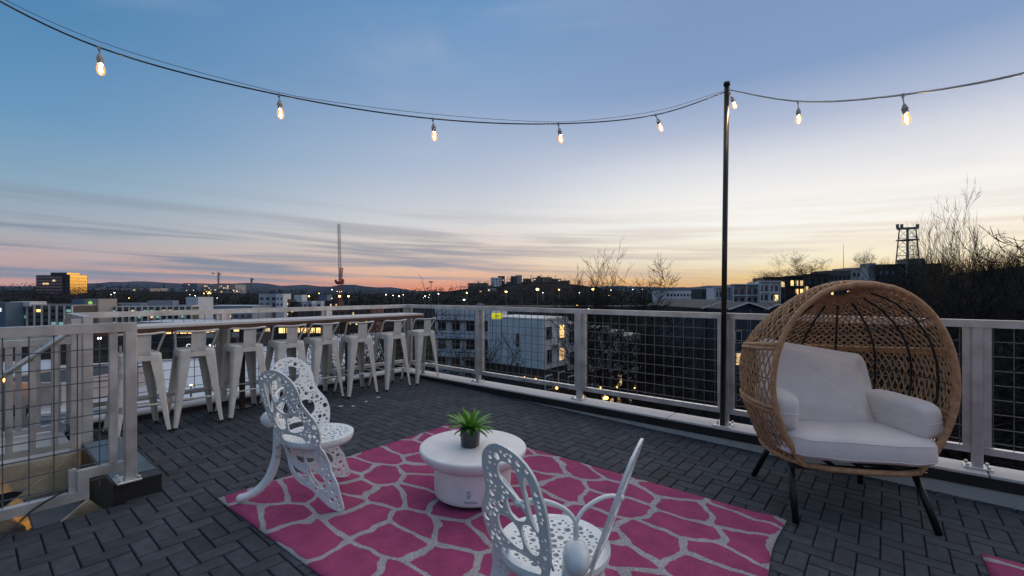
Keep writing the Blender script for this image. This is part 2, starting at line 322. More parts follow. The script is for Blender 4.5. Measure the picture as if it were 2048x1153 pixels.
for i in range(-60, 60):
    for j in range(-40, 40):
        tx, ty = -(i+2*j), i-2*j
        for kind, (ax, bx, ay, by) in (('H', (-2, 0, 0, 1)), ('V', (-1, 0, 1, 3))):
            x0, x1, y0, y1 = ox+(tx+ax)*W, ox+(tx+bx)*W, oy+(ty+ay)*W, oy+(ty+by)*W
            if x1 < XL-.02 or x0 > 2.6 or y1 < -.9 or y0 > YR+.02: continue
            if y1 <= VY+1e-6 and x1 <= VX+1e-6: continue
            cx0, cx1, cy0, cy1 = max(x0, XL-.02), min(x1, 2.6), y0, min(y1, YR+.02)
            if cx0 < VX-1e-6 and cy0 < VY:
                if x1 > VX: cx0 = max(cx0, VX)
                else: cy0 = VY
            if cx1-cx0 < .015 or cy1-cy0 < .015: continue
            c = Vector(((cx0+cx1)/2, (cy0+cy1)/2, 0)); c.z = zd(c.x)+random.uniform(-.0012, .0012)
            whole = abs(cx1-cx0-(x1-x0)) < 1e-6 and abs(cy1-cy0-(y1-y0)) < 1e-6
            p = proj(c)
            vis = p and -20 < p[0] < 2068 and p[1] < 1165 and not (RUG1[0] < c.x < RUG1[1] and RUG1[2] < c.y < RUG1[3]) and not (c.x > .42 and 1.6 < c.y < 3.7)
            full.append((p[2] if (vis and whole) else 1e9, kind, c, cx1-cx0, cy1-cy0))
full.sort(key=lambda t: t[0])
vs, fs = paver_geo(None, .2, .1); pm = MB(); pm.add(vs, fs); pme = pm.mesh('paver', M['paver'])
npv = 0
for d, kind, c, lx, ly in full:
    jr = random.uniform(-.006, .006)
    if npv < 290 and d < 1e8:
        o = mk('paver', pme, deck); npv += 1
        o.matrix_local = Matrix.Translation(c) @ Matrix.Rotation(math.atan(SLOPE), 4, 'Y') @ Matrix.Rotation((0 if kind == 'H' else math.pi/2)+jr, 4, 'Z')
    else:
        vs, fs = paver_geo(None, lx, ly); rm = TILT @ Matrix.Rotation(jr*.5, 3, 'Z')
        cut.add([rm@Vector(v)+c for v in vs], fs)
cut.build('pavers', M['paver'], deck, kind='stuff')

# the building below the terrace
b = MB(); b.bbox((VX-.05, -9, -16.5), (2.65, YR+.24, -.26)); b.bbox((XL-.21, VY+.04, -16.5), (VX-.052, YR+.238, -.262))
ob = b.build('terrace_building', M['stucco']); tag(ob, 'pale building wall carrying the roof terrace below the parapet', 'building')

# parapets
def parapet(label, lo, hi, axis, zc, joints):
    t = thing('parapet', label, 'parapet', (0, 0, 0))
    (x0, y0), (x1, y1) = lo, hi
    b = MB(); b.bbox((x0+.02, y0+.02, -.8), (x1-.02, y1-.02, zc-.10)); b.build('wall', M['stucco'], t)
    b = MB(); b.bbox((x0+.008, y0+.008, zc-.1), (x1-.008, y1-.008, zc-.022)); b.build('flashing', M['flash'], t)
    js = joints
    for a, c in zip(js[:-1], js[1:]):
        b = MB()
        if axis == 'X': b.bevbox(((a+c)/2, (y0+y1)/2, zc-.011), (c-a-.008, y1-y0, .022), .004)
        else: b.bevbox(((x0+x1)/2, (a+c)/2, zc-.011), (x1-x0, c-a-.008, .022), .004)
        b.build('coping', M['coping'], t)
    return t
parapet('low parapet with pale coping and black flashing under the long right railing', (-6.26, YR-.02), (2.65, YR+.25), 'X', .13, [-6.26, -3.75, -1.72, .55, 2.65])
parapet('low parapet with pale coping running beneath the bar counter railing', (XL-.24, VY+.03), (XL+.02, YR-.021), 'Y', .145, [VY+.03, 1.9, 3.3, YR-.021])

def wiremesh(t, p0, p1, z0, z1, step=.102, r=.0027):
    b = MB(); p0, p1 = Vector(p0), Vector(p1); L = (p1-p0).length; d = (p1-p0).normalized()
    n = int(L/step); off = (L-n*step)/2
    for i in range(n+1):
        q = p0+d*(off+i*step); b.bar((q.x, q.y, z0), (q.x, q.y, z1), 2*r)
    n = int((z1-z0)/.104)
    for i in range(n+1):
        z = z0+.045+i*.104
        if z < z1: b.bar((p0.x, p0.y, z), (p1.x, p1.y, z), 2*r)
    b.build('wire_mesh', M['wire'], t, kind='stuff')
def post(t, x, y, z0, z1, w=.06, plate=True):
    b = MB(); b.bevbox((x, y, (z0+z1)/2), (w, w, z1-z0), .004); p = b.build('post', M['alu'], t)
    if plate:
        q = MB(); q.bevbox((x, y-.015, z0+.007), (.15, .13, .014), .004)
        for sx in (-.055, .055):
            for sy in (-.06, .035): q.lathe([(.011, 0), (.011, .016), (.006, .02), (.0, .02)], 8, (x+sx, y+sy, z0+.012))
        q.build('base_plate', M['alu'], p)
    return p

ZT = 1.2
# right railing
t = thing('railing', 'long aluminium railing with wire mesh panels along the right edge, behind the wicker chair', 'railing')
RY = 4.705
PX = [-6.105, -4.494, -2.833, -1.205, .505, 2.2]
for i, x in enumerate(PX): post(t, x, RY, .13, ZT-.055)
b = MB(); b.bbox((-6.135, RY-.03, ZT-.055), (2.65, RY+.03, ZT)); b.build('top_rail', M['alu'], t)
for a, c in zip(PX[:-1], PX[1:]):
    b = MB(); b.bbox((a+.03, RY-.02, .232), (c-.03, RY+.028, .28)); b.build('bottom_rail', M['alu'], t)
    for x in (a+.052, c-.052):
        b = MB(); b.bbox((x-.022, RY+.0, .2805), (x+.022, RY+.04, ZT-.0555)); b.build('stile', M['alu'], t)
        for z in (.45, .68, .93):
            w = MB(); xx = x+(-.022 if x == a+.052 else .022); w.bevbox((xx, RY-.004, z), (.012, .016, .05), .003); w.build('weld_tab', M['alu'], t)
    wiremesh(t, (a+.074, RY+.012, 0), (c-.074, RY+.012, 0), .27, ZT-.05)
# left railing behind the counter
t = thing('railing', 'aluminium railing with wire mesh behind the bar counter and stools', 'railing')
RX = -6.105
PY = [.70, 2.0, 3.30]
for y in PY: post(t, RX, y, .145, ZT-.055)
b = MB(); b.bbox((RX-.03, .67, ZT-.055), (RX+.03, RY-.031, ZT)); b.build('top_rail', M['alu'], t)
ys = PY+[RY]
for a, c in zip(ys[:-1], ys[1:]):
    b = MB(); b.bbox((RX-.026, a+.03, .252), (RX+.022, c-.03, .30)); b.build('bottom_rail', M['alu'], t)
    for y in (a+.052, c-.052):
        b = MB(); b.bbox((RX-.04, y-.022, .3005), (RX, y+.022, ZT-.0555)); b.build('stile', M['alu'], t)
    wiremesh(t, (RX-.012, a+.074, 0), (RX-.012, c-.074, 0), .29, ZT-.05)

# bar counter
t = thing('bar_counter', 'long bar counter with pale top and dark brown edge along the left railing', 'counter', (0, 0, 0))
def rounded(x0, x1, y0, y1, r, n=6):
    pts = []
    for cx, cy, a0 in ((x1-r, y1-r, 0), (x0+.01, y1-.01, 90), (x0+.01, y0+.01, 180), (x1-.01, y0+.01, 270)):
        rr = r if a0 == 0 else .01
        pts += [(cx+rr*math.cos(R(a0+90*k/n)), cy+rr*math.sin(R(a0+90*k/n))) for k in range(n+1)]
    return pts
b = MB(); b.prism(rounded(-6.06, -5.53, .78, 4.62, .12), 1.048, 1.07); b.build('counter_top', M['counter'], t)
b = MB(); b.prism(rounded(-6.055, -5.525, .775, 4.625, .12), 1.005, 1.0475); b.build('edge_band', M['brown'], t)
for y in (.93, 2.07, 3.40):
    l = MB(); l.bevbox((-5.74, y, (zd(-5.74)+1.005)/2), (.05, .05, 1.005-zd(-5.74)), .004); lo_ = l.build('leg', M['brownsteel'], t)
    q = MB(); q.bevbox((-5.74, y, zd(-5.74)+.006), (.16, .16, .011), .003); q.build('base_plate', M['brownsteel'], lo_)
for y in (1.3, 2.7, 4.1):
    l = MB(); l.bbox((-6.05, y-.02, .965), (-5.62, y+.02, 1.0045)); l.build('bracket', M['brownsteel'], t)

# near-left railing at the stair head
t = thing('railing', 'near aluminium railing with wire mesh and stepped lower rail at the stair opening, left foreground', 'railing')
NX = -3.885; zb = .155
post(t, NX, .72, zb, ZT-.058, .062)
b = MB(); b.bbox((NX-.027, -1.6, ZT-.058), (NX+.031, .751, ZT)); b.build('top_rail', M['alu'], t)
b = MB(); b.bbox((NX-.032, .615, .295), (NX+.01, .655, ZT-.0585)); b.build('stile', M['alu'], t)
b = MB(); b.bbox((NX-.025, .462, .235), (NX+.025, .688, .29)); b.build('bottom_rail', M['alu'], t)
b = MB(); b.bbox((NX-.025, .462, .165), (NX+.025, .515, .2345)); b.build('rail_step', M['alu'], t)
b = MB(); b.bbox((NX-.026, -1.6, .108), (NX+.026, .516, .1645)); b.build('bottom_rail', M['alu'], t)
b = MB(); b.bbox((NX-.035, .425, .166), (NX-.001, .4615, .30)); b.build('stile', M['alu'], t)
for z in (.42, .62, .85, 1.02): w = MB(); w.bevbox((NX-.006, .672, z), (.014, .016, .05), .003); w.build('weld_tab', M['alu'], t)
wiremesh(t, (NX-.016, -1.55, 0), (NX-.016, .61, 0), .16, ZT-.05, .104, .003)

# stair curb
t = thing('stair_curb', 'black box curb with bluish metal cap under the near railing post', 'curb')
zc = zd(VX)
b = MB(); b.bbox((-5.12, VY-.01, zc-.5), (VX-.02, .885, .150)); b.build('curb_body', M['flash'], t)
b = MB(); b.bevbox((-4.55, .762, .152), (1.1, .24, .004), .001); b.build('cap_plate', mat('blued_sheet_metal', (.12, .17, .20), .35, .6, .2, 5), t)

# stair flight
M['galv'] = mat('lamp_tinted_galvanised_steel', (.46, .38, .26), .5, .3, .25, 14)  # yellow lamp glow put into the steel's base colour
M['tread'] = mat('steel_tread', (.10, .12, .14), .5, .5, .2, 8)
t = thing('stair_flight', 'steel stair flight with lamp tinted stringers going down inside the left opening', 'stair')
for x in (-5.02, -3.98):
    b = MB(); b.bar((x, .60, -.03), (x, -3.4, -3.15), .03, .24); b.build('stringer', M['galv'], t)
for k in range(15):
    b = MB(); b.bevbox((-4.5, .44-.262*k, -.17-.205*k), (1.0, .27, .035), .004); b.build('tread', M['tread'], t)
t2 = M['alu']
def pickets(label, p0, p1, z0, z1, top_end=True):
    t = thing('picket_railing', label, 'railing'); p0, p1 = Vector(p0), Vector(p1); d = (p1-p0).normalized(); L = (p1-p0).length
    b = MB(); b.bar((p0.x, p0.y, z1), (p1.x, p1.y, z1), .05, .05); b.build('top_rail', M['alu'], t)
    b = MB(); b.bar((p0.x, p0.y, z0), (p1.x, p1.y, z0), .05, .05); b.build('bottom_rail', M['alu'], t)
    for e in (p0, p1): b = MB(); b.bbox((e.x-.03, e.y-.03, z0-.2), (e.x+.03, e.y+.03, z1+(.17 if top_end and e is p0 else .026))); b.build('post', M['alu'], t)
    n = int(L/.118)
    for i in range(1, n):
        q = p0+d*(i*L/n); w = MB(); w.bevbox((q.x, q.y, (z0+z1)/2), (.04, .04, z1-z0-.05), .003); w.build('picket', M['alu'], t)
    return t
pickets('silver picket railing along the far side of the stair, nearest the wire mesh', (-5.10, .60, 0), (-5.10, -1.6, 0), .17, 1.01)
pickets('outer silver picket railing beyond the stair, behind the nearer pickets', (-6.11, .58, 0), (-6.11, -1.6, 0), .12, .98, False)
pickets('short silver picket railing joining the bar counter railing to the stair', (-5.17, .68, 0), (-6.07, .68, 0), .17, 1.172, False)
b = MB(); b.bbox((-6.2, -3, -.1), (-5.14, .62, .07)); ob = b.build('stair_landing', M['coping']); ob['kind'] = 'structure'
b = MB(); b.bbox((-5.15, -2.6, -.09), (-5.05, .62, .10)); ob = b.build('edge_beam', M['galv']); tag(ob, 'lamp tinted steel edge beam under the nearer stair pickets', 'beam')
b = MB(); b.tube([(-5.04, .62, 1.105), (-5.04, .56, 1.09), (-5.04, -1.6, -.75)], .021, 10)
for y in (.35, -.6): b.bar((-5.04, y, 1.08+(y-.56)*.852), (-5.085, y, 1.05+(y-.56)*.852), .012)
ob = b.build('handrail', M['alu'], smooth=True); tag(ob, 'round sloping metal handrail going down the stair', 'handrail')
t = thing('stair_lamp', 'warm bulkhead lamp glowing under the stair head at far left', 'lamp', (-4.35, .52, -.62))
b = MB(); b.bevbox((0, .06, 0), (.30, .05, .14), .01); b.build('housing', M['black'], t)
b = MB(); b.bevbox((0, .02, 0), (.26, .03, .10), .01); b.build('lens', mat('warm_lamp_lens', (1, .8, .4), .4, emit=(1, .55, .12), estr=42), t)
# black cable by the stair
b = MB(); pts = [(-3.92, .44, .172), (-3.86, .36, .172), (-3.848, .26, .12), (-3.80, .16, .045), (-3.74, .05, .034), (-3.73, -.08, .034), (-3.8, -.25, .034), (-3.79, -.6, .034)]
def smooth_path(pts, k=6):
    P = [Vector(p) for p in pts]; out = []
    for i in range(len(P)-1):
        p0, p1, p2, p3 = P[max(i-1, 0)], P[i], P[i+1], P[min(i+2, len(P)-1)]
        for s in range(k):
            u = s/k; out.append(.5*((2*p1)+(p2-p0)*u+(2*p0-5*p1+4*p2-p3)*u*u+(3*p1-p0-3*p2+p3)*u**3))
    return out+[P[-1]]
b.tube(smooth_path(pts), .0055, 6); ob = b.build('cable', M['corddark'], smooth=True); tag(ob, 'thin black cable trailing off the near railing onto the pavers', 'cable')

# ---------------------------------------------------------------- light pole and string lights
t = thing('light_pole', 'tall slim black pole bolted in front of the right railing', 'pole', (-1.205, 4.60, .13))
b = MB(); b.tube([(0, 0, .012), (.035, .015, 3.24)], .024, 14); b.build('shaft', M['black'], t, smooth=True)
b = MB(); b.bevbox((0, 0, .006), (.15, .11, .012), .003); b.build('base_plate', M['alu'], t)
b = MB(); b.lathe([(.03, 0), (.03, .03), (.0, .034)], 14, (.035, .015, 3.225)); b.build('cap', M['black'], t, smooth=True)
ptop = Vector((-1.17, 4.615, 3.30))
P0l, P0d = ptop.x*CA+ptop.y*SA, -ptop.x*SA+ptop.y*CA
LPX = [(1312, 230, 4.05), (1117, 248, 3.68), (866, 238, 3.31), (558, 190, 2.95), (198, 95, 2.58), (-140, -75, 2.3), (-560, -330, 1.98)]
LEFT = [ptop]+[at(x, y, d) for x, y, d in LPX]
RIGHT = [ptop+Vector((0, 0, .02)), at(1596, 203, 3.55), at(1806, 190, 2.69), lat(2.37, 1.90, 2.375), lat(2.43, 1.05, 2.33), lat(2.49, .2, 2.38), lat(2.55, -.66, 2.5), lat(2.6, -1.5, 2.72), lat(2.7, -2.4, 3.1)]
def cordpt(s, side): return (LEFT if side < 0 else RIGHT)[s], None
def span(side, n): return smooth_path((LEFT if side < 0 else RIGHT)[:n], 10)
t = thing('string_lights', 'outdoor string of glowing filament bulbs on a sagging cord held by the black pole', 'string lights')
b = MB(); b.tube(span(-1, 8), .0050, 6); b.build('cord', M['corddark'], t, smooth=True, label='dark cord span left of the pole')
b = MB(); b.tube([p+Vector((0, 0, .012+.022*abs(math.sin(i*.16)))) for i, p in enumerate(span(-1, 8))], .0018, 4); b.build('guide_wire', M['wire'], t, smooth=True)
b = MB(); b.tube(span(1, 9), .0062, 6); b.build('cord', M['cord'], t, smooth=True, label='pale grey cord span right of the pole')
back = smooth_path([cordpt(7, -1)[0], (-4.6, -1.6, 2.75), (-2.4, -2.6, 2.5), (0, -2.9, 2.75), cordpt(8, 1)[0]], 10)  # unseen rear span, added to carry fill bulbs behind the camera
b = MB(); b.tube(back, .006, 6); b.build('cord', M['cord'], t, smooth=True)
gl = MB(); gl.lathe([(.0, -.088), (.012, -.086), (.021, -.076), (.0255, -.058), (.0255, -.042), (.021, -.02), (.014, -.004), (.013, .0)], 14); GLM = gl.mesh('bulb_glass', M['bulb'], True)
so_ = MB(); so_.lathe([(.0165, -.006), (.019, .0), (.019, .022), (.0225, .026), (.0225, .034), (.017, .04), (.013, .058), (.005, .066), (.0, .066)], 14); SOM = so_.mesh('socket', M['socket'], True)
fi = MB()
for k in range(4): a_ = k*math.pi/2+.4; fi.tube([(.0035*math.cos(a_), .0035*math.sin(a_), -.016), (.0075*math.cos(a_), .0075*math.sin(a_), -.066)], .0013, 5)
FIM = fi.mesh('filament', M['filament'])
def bulb(p, drop, tilt, az):
    so = mk('bulb_socket', SOM, t)
    d = Vector((math.cos(az)*math.sin(tilt), math.sin(az)*math.sin(tilt), -math.cos(tilt)))
    q = p+Vector((d.x*.04, d.y*.04, -drop))
    so.matrix_local = Matrix.Translation(q+d*.052) @ (-d).to_track_quat('Z', 'Y').to_matrix().to_4x4() @ Matrix.Scale(.80, 4)
    mk('bulb_glass', GLM, so); mk('filament', FIM, so)
    pg = MB(); pg.tube([p, p+Vector((0, 0, -drop*.5)), q], .0035, 5); pg.build('pigtail', M['socket'], t)
    cl = MB(); cl.lathe([(.0, .012), (.009, .006), (.008, -.012), (.0045, -.02), (.0, -.02)], 8, p); cl.build('clip', M['socket'], t)
for s, a, tl in ((1, .3, .35), (2, .5, .15), (3, 3, .1), (4, 0, .08), (5, 2, .06), (6, 1, .1), (7, 1, .1)):
    bulb(cordpt(s, -1)[0], .035, tl, YAW+a*.3)
bulb(ptop+Vector((.03, -.01, -.03)), .03, .35, YAW)
for s in range(1, 9): bulb(cordpt(s, 1)[0], .055, .16 if s == 2 else .04, YAW)  # bulbs past the second hang out of view, added for warm fill
for k in (4, 10, 16, 22, 28, 34): bulb(Vector(back[k]), .05, .05, k)  # added unseen bulbs that warm the camera-facing sides

# ================================================================= furniture on the terrace
# ---------------------------------------------------------------- bar stools (back towards +x, counter towards -x)
def leg_mesh(sx, sy, m):
    secs = []
    for z, hc, w in ((.742, .150, .098), (.735, .151, .098), (.60, .163, .086), (.30, .188, .058), (.06, .208, .038), (.022, .214, .034)):
        t_ = .006; r = min(.022, w*.42)
        o = [(0, w), (0, r)]+[(r-r*math.cos(R(a)), r-r*math.sin(R(a))) for a in (22, 45, 68)]+[(r, 0), (w, 0)]
        i = [(w, t_), (r, t_)]+[(r-(r-t_)*math.cos(R(a)), r-(r-t_)*math.sin(R(a))) for a in (68, 45, 22)]+[(t_, r), (t_, w)]
        secs.append([(sx*(hc-u), sy*(hc-v), z) for u, v in o+i])
    n = len(secs[0]); vs = [p for s in secs for p in s]
    fs = [(k*n+i, k*n+(i+1) % n, (k+1)*n+(i+1) % n, (k+1)*n+i) for k in range(len(secs)-1) for i in range(n)]
    if sx*sy > 0: fs = [f[::-1] for f in fs]
    m.add(vs, fs)
def make_stool():
    t = thing('bar_stool', '', 'bar stool')
    b = MB(); pts = []
    def rsq(h, r, n=5): return [((h-r)*sx+r*math.cos(R(a0+90*k/n)), (h-r)*sy+r*math.sin(R(a0+90*k/n))) for sx, sy, a0 in ((1, 1, 0), (-1, 1, 90), (-1, -1, 180), (1, -1, 270)) for k in range(n+1)]
    ring = [(rsq(.158, .04), .695), (rsq(.156, .04), .735), (rsq(.152, .04), .757), (rsq(.143, .038), .764), (rsq(.125, .05), .760), (rsq(.05, .03), .757)]
    n = len(ring[0][0]); vs = [(x, y, z) for r, z in ring for x, y in r]
    fs = [(k*n+i, k*n+(i+1) % n, (k+1)*n+(i+1) % n, (k+1)*n+i) for k in range(len(ring)-1) for i in range(n)]+[tuple(range((len(ring)-1)*n, len(ring)*n))]
    b.add(vs, fs); autosmooth(b.build('seat', M['stool'], t), 35)
    for sx in (-1, 1):
        for sy in (-1, 1):
            b = MB(); leg_mesh(sx, sy, b); l = autosmooth(b.build('leg', M['stool'], t), 50)
            f = MB(); f.lathe([(.016, 0), (.019, .004), (.019, .026), (.0, .028)], 8, (sx*.203, sy*.203, 0)); f.build('foot_cap', M['rubber'], l, smooth=True)
    for (x0, y0, x1, y1) in ((-.183, -.183, .183, -.183), (-.183, .183, .183, .183), (-.183, -.183, -.183, .183), (.183, -.183, .183, .183)):
        b = MB(); z = .275; mx, my = (x0+x1)/2, (y0+y1)/2
        b.tube([(x0, y0, z), (mx*.96, my*.96, z+.012), (x1, y1, z)], .0075, 7); b.build('stretcher', M['stool'], t, smooth=True)
    b = MB(); path = [(-.02, -.157, .70), (-.01, -.160, .765), (.03, -.168, .83), (.085, -.182, .915), (.115, -.180, .945), (.145, -.15, .953), (.168, -.07, .948), (.172, 0, .946), (.168, .07, .948), (.145, .15, .953), (.115, .180, .945), (.085, .182, .915), (.03, .168, .83), (-.01, .160, .765), (-.02, .157, .70)]
    b.tube(smooth_path(path, 4), .0105, 8); b.build('back_hoop', M['stool'], t, smooth=True)
    b = MB()
    prof = [(.152, .73), (.160, .75), (.162, .80), (.166, .88), (.170, .945)]
    for x0, w in ((0, .062),):
        vs = []
        for x, z in prof:
            for y in (-.062, -.055, -.048, .048, .055, .062): vs.append((x+(.0 if abs(y) > .06 or abs(y) > .05 else -.004), y, z))
        k = len(vs); vs += [(x-.006, y, z) for x, y, z in vs]
        fs = []
        for i in range(4):
            for j in range(5): a = i*6+j; fs += [(a, a+1, a+7, a+6), (k+a+6, k+a+7, k+a+1, k+a)]
        for i in range(4): fs += [(i*6, i*6+6, k+i*6+6, k+i*6), (i*6+5, k+i*6+5, k+i*6+11, i*6+11)]
        fs += [(j, k+j, k+j+1, j+1) for j in range(5)]
        b.add(vs, fs)
    sp = autosmooth(b.build('back_splat', M['stool'], t), 30)
    for y in (-.045, .045): q = MB(); q.lathe([(.0, .004), (.005, .002), (.005, -.004)], 8, (0, 0, 0)); o = q.build('screw', M['alu'], sp); o.matrix_local = Matrix.Translation((.163, y, .757)) @ Matrix.Rotation(R(90), 4, 'Y')
    return t
stool = make_stool()
SY = [1.075, 1.535, 2.0, 2.46, 2.885, 3.335, 3.865, 4.41]
SROT = [2, -3, 1, 0, 3, -4, 2, -3]
SLAB = ['cream metal bar stool half hidden behind the near railing post, leftmost of the row', 'cream metal bar stool second from the left, beside the near railing post', 'cream metal bar stool standing before the left counter leg, third from the left', 'cream metal bar stool directly behind the butterfly chair, fourth from the left',
        'cream metal bar stool fourth from the railing corner, right of the butterfly chair', 'cream metal bar stool third from the railing corner, white flecks at its feet', 'cream metal bar stool second from the railing corner', 'cream metal bar stool in the railing corner, rightmost of the row']
for i, y in enumerate(SY):
    o = stool if i == 0 else copy_tree(stool)
    tag(o, SLAB[i], 'bar stool', 'bar stools along the counter'); stand(o, -5.52+(.09 if i > 4 else .0), y, R(SROT[i]))

# white flecks on the paving below the stools
SCRL = ['white paper scrap nearest the fifth bar stool foot', 'white paper scrap farthest left before the bar stools', 'white paper scrap lying alone between the fifth and sixth bar stools', 'white paper scrap farthest right before the bar stools']
for si, (x, y, s, a) in enumerate(((-4.88, 2.96, .026, 0), (-4.98, 2.86, .03, 1), (-4.95, 3.18, .026, 2), (-5.02, 3.40, .03, .5))):
    b = MB(); b.prism([(s*math.cos(q)*(1+.2*math.sin(3*q)), .5*s*math.sin(q)) for q in np.linspace(0, 2*math.pi, 9)[:-1]], 0, .003)
    o = b.build('paper_scrap', M['label']); tag(o, SCRL[si], 'scrap', 'white scraps on the paving'); o.location = (x, y, zd(x)+.002); o.rotation_euler = (0, SLOPE, a)

# ---------------------------------------------------------------- rugs
def make_rug(label, c, size, rz, seedshift, curl):
    nx, ny = 60, 44; w, h = size; vs = []; rnd = random.Random(3)
    for j in range(ny+1):
        for i in range(nx+1):
            x, y = (i/nx-.5)*w, (j/ny-.5)*h
            z = .006+.0025*mnoise.noise(Vector((x*2.2, y*2.2, seedshift)))
            e = (w/2-x)/w if curl else 1
            if e < .05: z += .016*math.sin((.05-e)/.05*math.pi*.9)*(.6+.4*math.sin(y*9))
            if e < .05: x += .012*math.sin(y*7)*(.05-e)/.05
            vs.append((x, y, z))
    n = (nx+1)*(ny+1)
    vs += [(x, y, z-.006) for x, y, z in vs]
    fs = [(j*(nx+1)+i, j*(nx+1)+i+1, (j+1)*(nx+1)+i+1, (j+1)*(nx+1)+i) for j in range(ny) for i in range(nx)]
    for i in range(nx): a = i; b2 = ny*(nx+1)+i; fs += [(a, n+a, n+a+1, a+1), (b2+1, n+b2+1, n+b2, b2)]
    for j in range(ny): a = j*(nx+1); b2 = a+nx; fs += [(a+nx+1, n+a+nx+1, n+a, a), (b2, n+b2, n+b2+nx+1, b2+nx+1)]
    b = MB(); b.add(vs, fs); o = b.build('rug', M['rug'], smooth=True); stand(o, c[0], c[1], rz); o.location.z += .003
    tag(o, label, 'rug'); return o
make_rug('large pink rug with grey giraffe pattern under the white table', (-1.97, 2.20), (3.02, 2.11), R(2.0), 0, True)
make_rug('second pink rug with pale pattern, only its corner showing at bottom right', (1.95, 2.63), (3.02, 2.11), R(2.0), 5, False)

# ---------------------------------------------------------------- coffee table
tl = lat((945-CX)/F*3.15, 3.15); TX, TY = tl.x, tl.y
t = thing('coffee_table', 'round white mushroom shaped coffee table with thick top and drum base', 'table')
b = MB(); b.lathe([(.0, .035), (.235, .035), (.258, .042), (.262, .06), (.264, .23), (.262, .252)], 64); base = b.build('drum_base', M['tablewhite'], t, smooth=True)
b = MB(); b.lathe([(.0, .2515), (.262, .2515), (.30, .256), (.335, .278), (.357, .305), (.366, .332), (.366, .345), (.361, .352), (.350, .355), (.0, .356)], 72); autosmooth(b.build('table_top', M['tablewhite'], t), 50)
b = MB(); b.lathe([(.225, .008), (.225, .036)], 48); b.build('plinth', M['rubber'], t)
def sticker(t, ang, z, w, h, rows, parent):
    vs = []; n = 8; r = .2648
    for k in range(n+1):
        a = ang+(k/n-.5)*w/r
        vs += [(r*math.cos(a), r*math.sin(a), z), (r*math.cos(a), r*math.sin(a), z+h)]
    b = MB(); b.add(vs, [(2*k, 2*k+2, 2*k+3, 2*k+1) for k in range(n)]); s = b.build('label_sticker', M['label'], parent)
    b = MB(); r += .0004
    for f0, f1, zz, th in rows:
        q = [ang+(f-.5)*w/r for f in np.linspace(f0, f1, 7)]
        vs = [(r*math.cos(a), r*math.sin(a), z+h*zz+d) for a in q for d in (0, th)]
        b.add(vs, [(2*k, 2*k+2, 2*k+3, 2*k+1) for k in range(6)])
    b.build('print', M['ink'], s)
ang = math.atan2(-TY, -TX)
sticker(t, ang-.10, .093, .055, .062, [(.3, .7, .88, .002), (.28, .72, .76, .004), (.25, .75, .68, .0025), (.15, .85, .56, .002), (.25, .75, .48, .002), (.15, .85, .40, .002), (.35, .65, .22, .008), (.2, .8, .12, .002)], base)
sticker(t, ang-.05, .062, .096, .027, [(.03, .09, .62, .006), (.1, .9, .68, .003), (.06, .95, .48, .003), (.06, .97, .28, .003)], base)
stand(t, TX, TY, 0); t.location.z += .0

# ---------------------------------------------------------------- potted plant
t = thing('potted_plant', 'small spiky green plant in a dark glazed pot on the coffee table', 'plant')
b = MB(); n = 40; prof = [(.0, 0), (.048, 0), (.054, .006), (.057, .05), (.060, .10), (.062, .108), (.059, .111), (.055, .108), (.053, .092)]
b.lathe(prof, n)
b.v = [(x*(1+.022*math.sin(7*math.atan2(y, x)+z*55)*math.cos(z*70+2*math.atan2(y, x))), y*(1+.022*math.sin(7*math.atan2(y, x)+z*55)*math.cos(z*70+2*math.atan2(y, x))), z) for x, y, z in b.v]
b.build('pot', M['pot'], t, smooth=True)
b = MB(); b.lathe([(.0, .096), (.03, .094), (.0545, .092)], 24); b.build('soil', M['soil'], t)
rnd = random.Random(11)
for ringi, (cnt, el0, ln, droop, m) in enumerate(((10, 6, .115, .95, 'leafdark'), (12, 22, .145, .85, 'leaf'), (11, 42, .15, .65, 'leaf'), (8, 64, .135, .45, 'leaf'))):
    for k in range(cnt):
        a = 2*math.pi*(k+rnd.random()*.6)/cnt+ringi*.4; e = R(el0+rnd.uniform(-7, 7)); L = ln*rnd.uniform(.85, 1.12)
        p = Vector((.012*math.cos(a), .012*math.sin(a), .10)); vs = []; seg = 6; sd_ = Vector((-math.sin(a), math.cos(a), 0))
        for i in range(seg+1):
            u = i/seg; w = .014*(math.sin(math.pi*min(1, .18+u*.82))**.7) if i < seg else .0004
            up = Vector((-math.cos(a)*math.sin(e), -math.sin(a)*math.sin(e), math.cos(e)))
            vs += [p-sd_*w+up*.003, p-up*.0015, p+sd_*w+up*.003]
            p = p+Vector((math.cos(a)*math.cos(e), math.sin(a)*math.cos(e), math.sin(e)))*(L/seg); e -= droop*(.35+u)/seg*1.3
        fs = [(3*i+j, 3*i+j+1, 3*i+j+4, 3*i+j+3) for i in range(seg) for j in (0, 1)]
        q = MB(); q.add(vs, fs); q.build('leaf', M[m], t, smooth=True)
pp = lat((940-CX)/F*3.12, 3.12); stand(t, pp.x, pp.y, .5); t.location.z += .357; t.scale = (1.16, 1.16, 1.16)

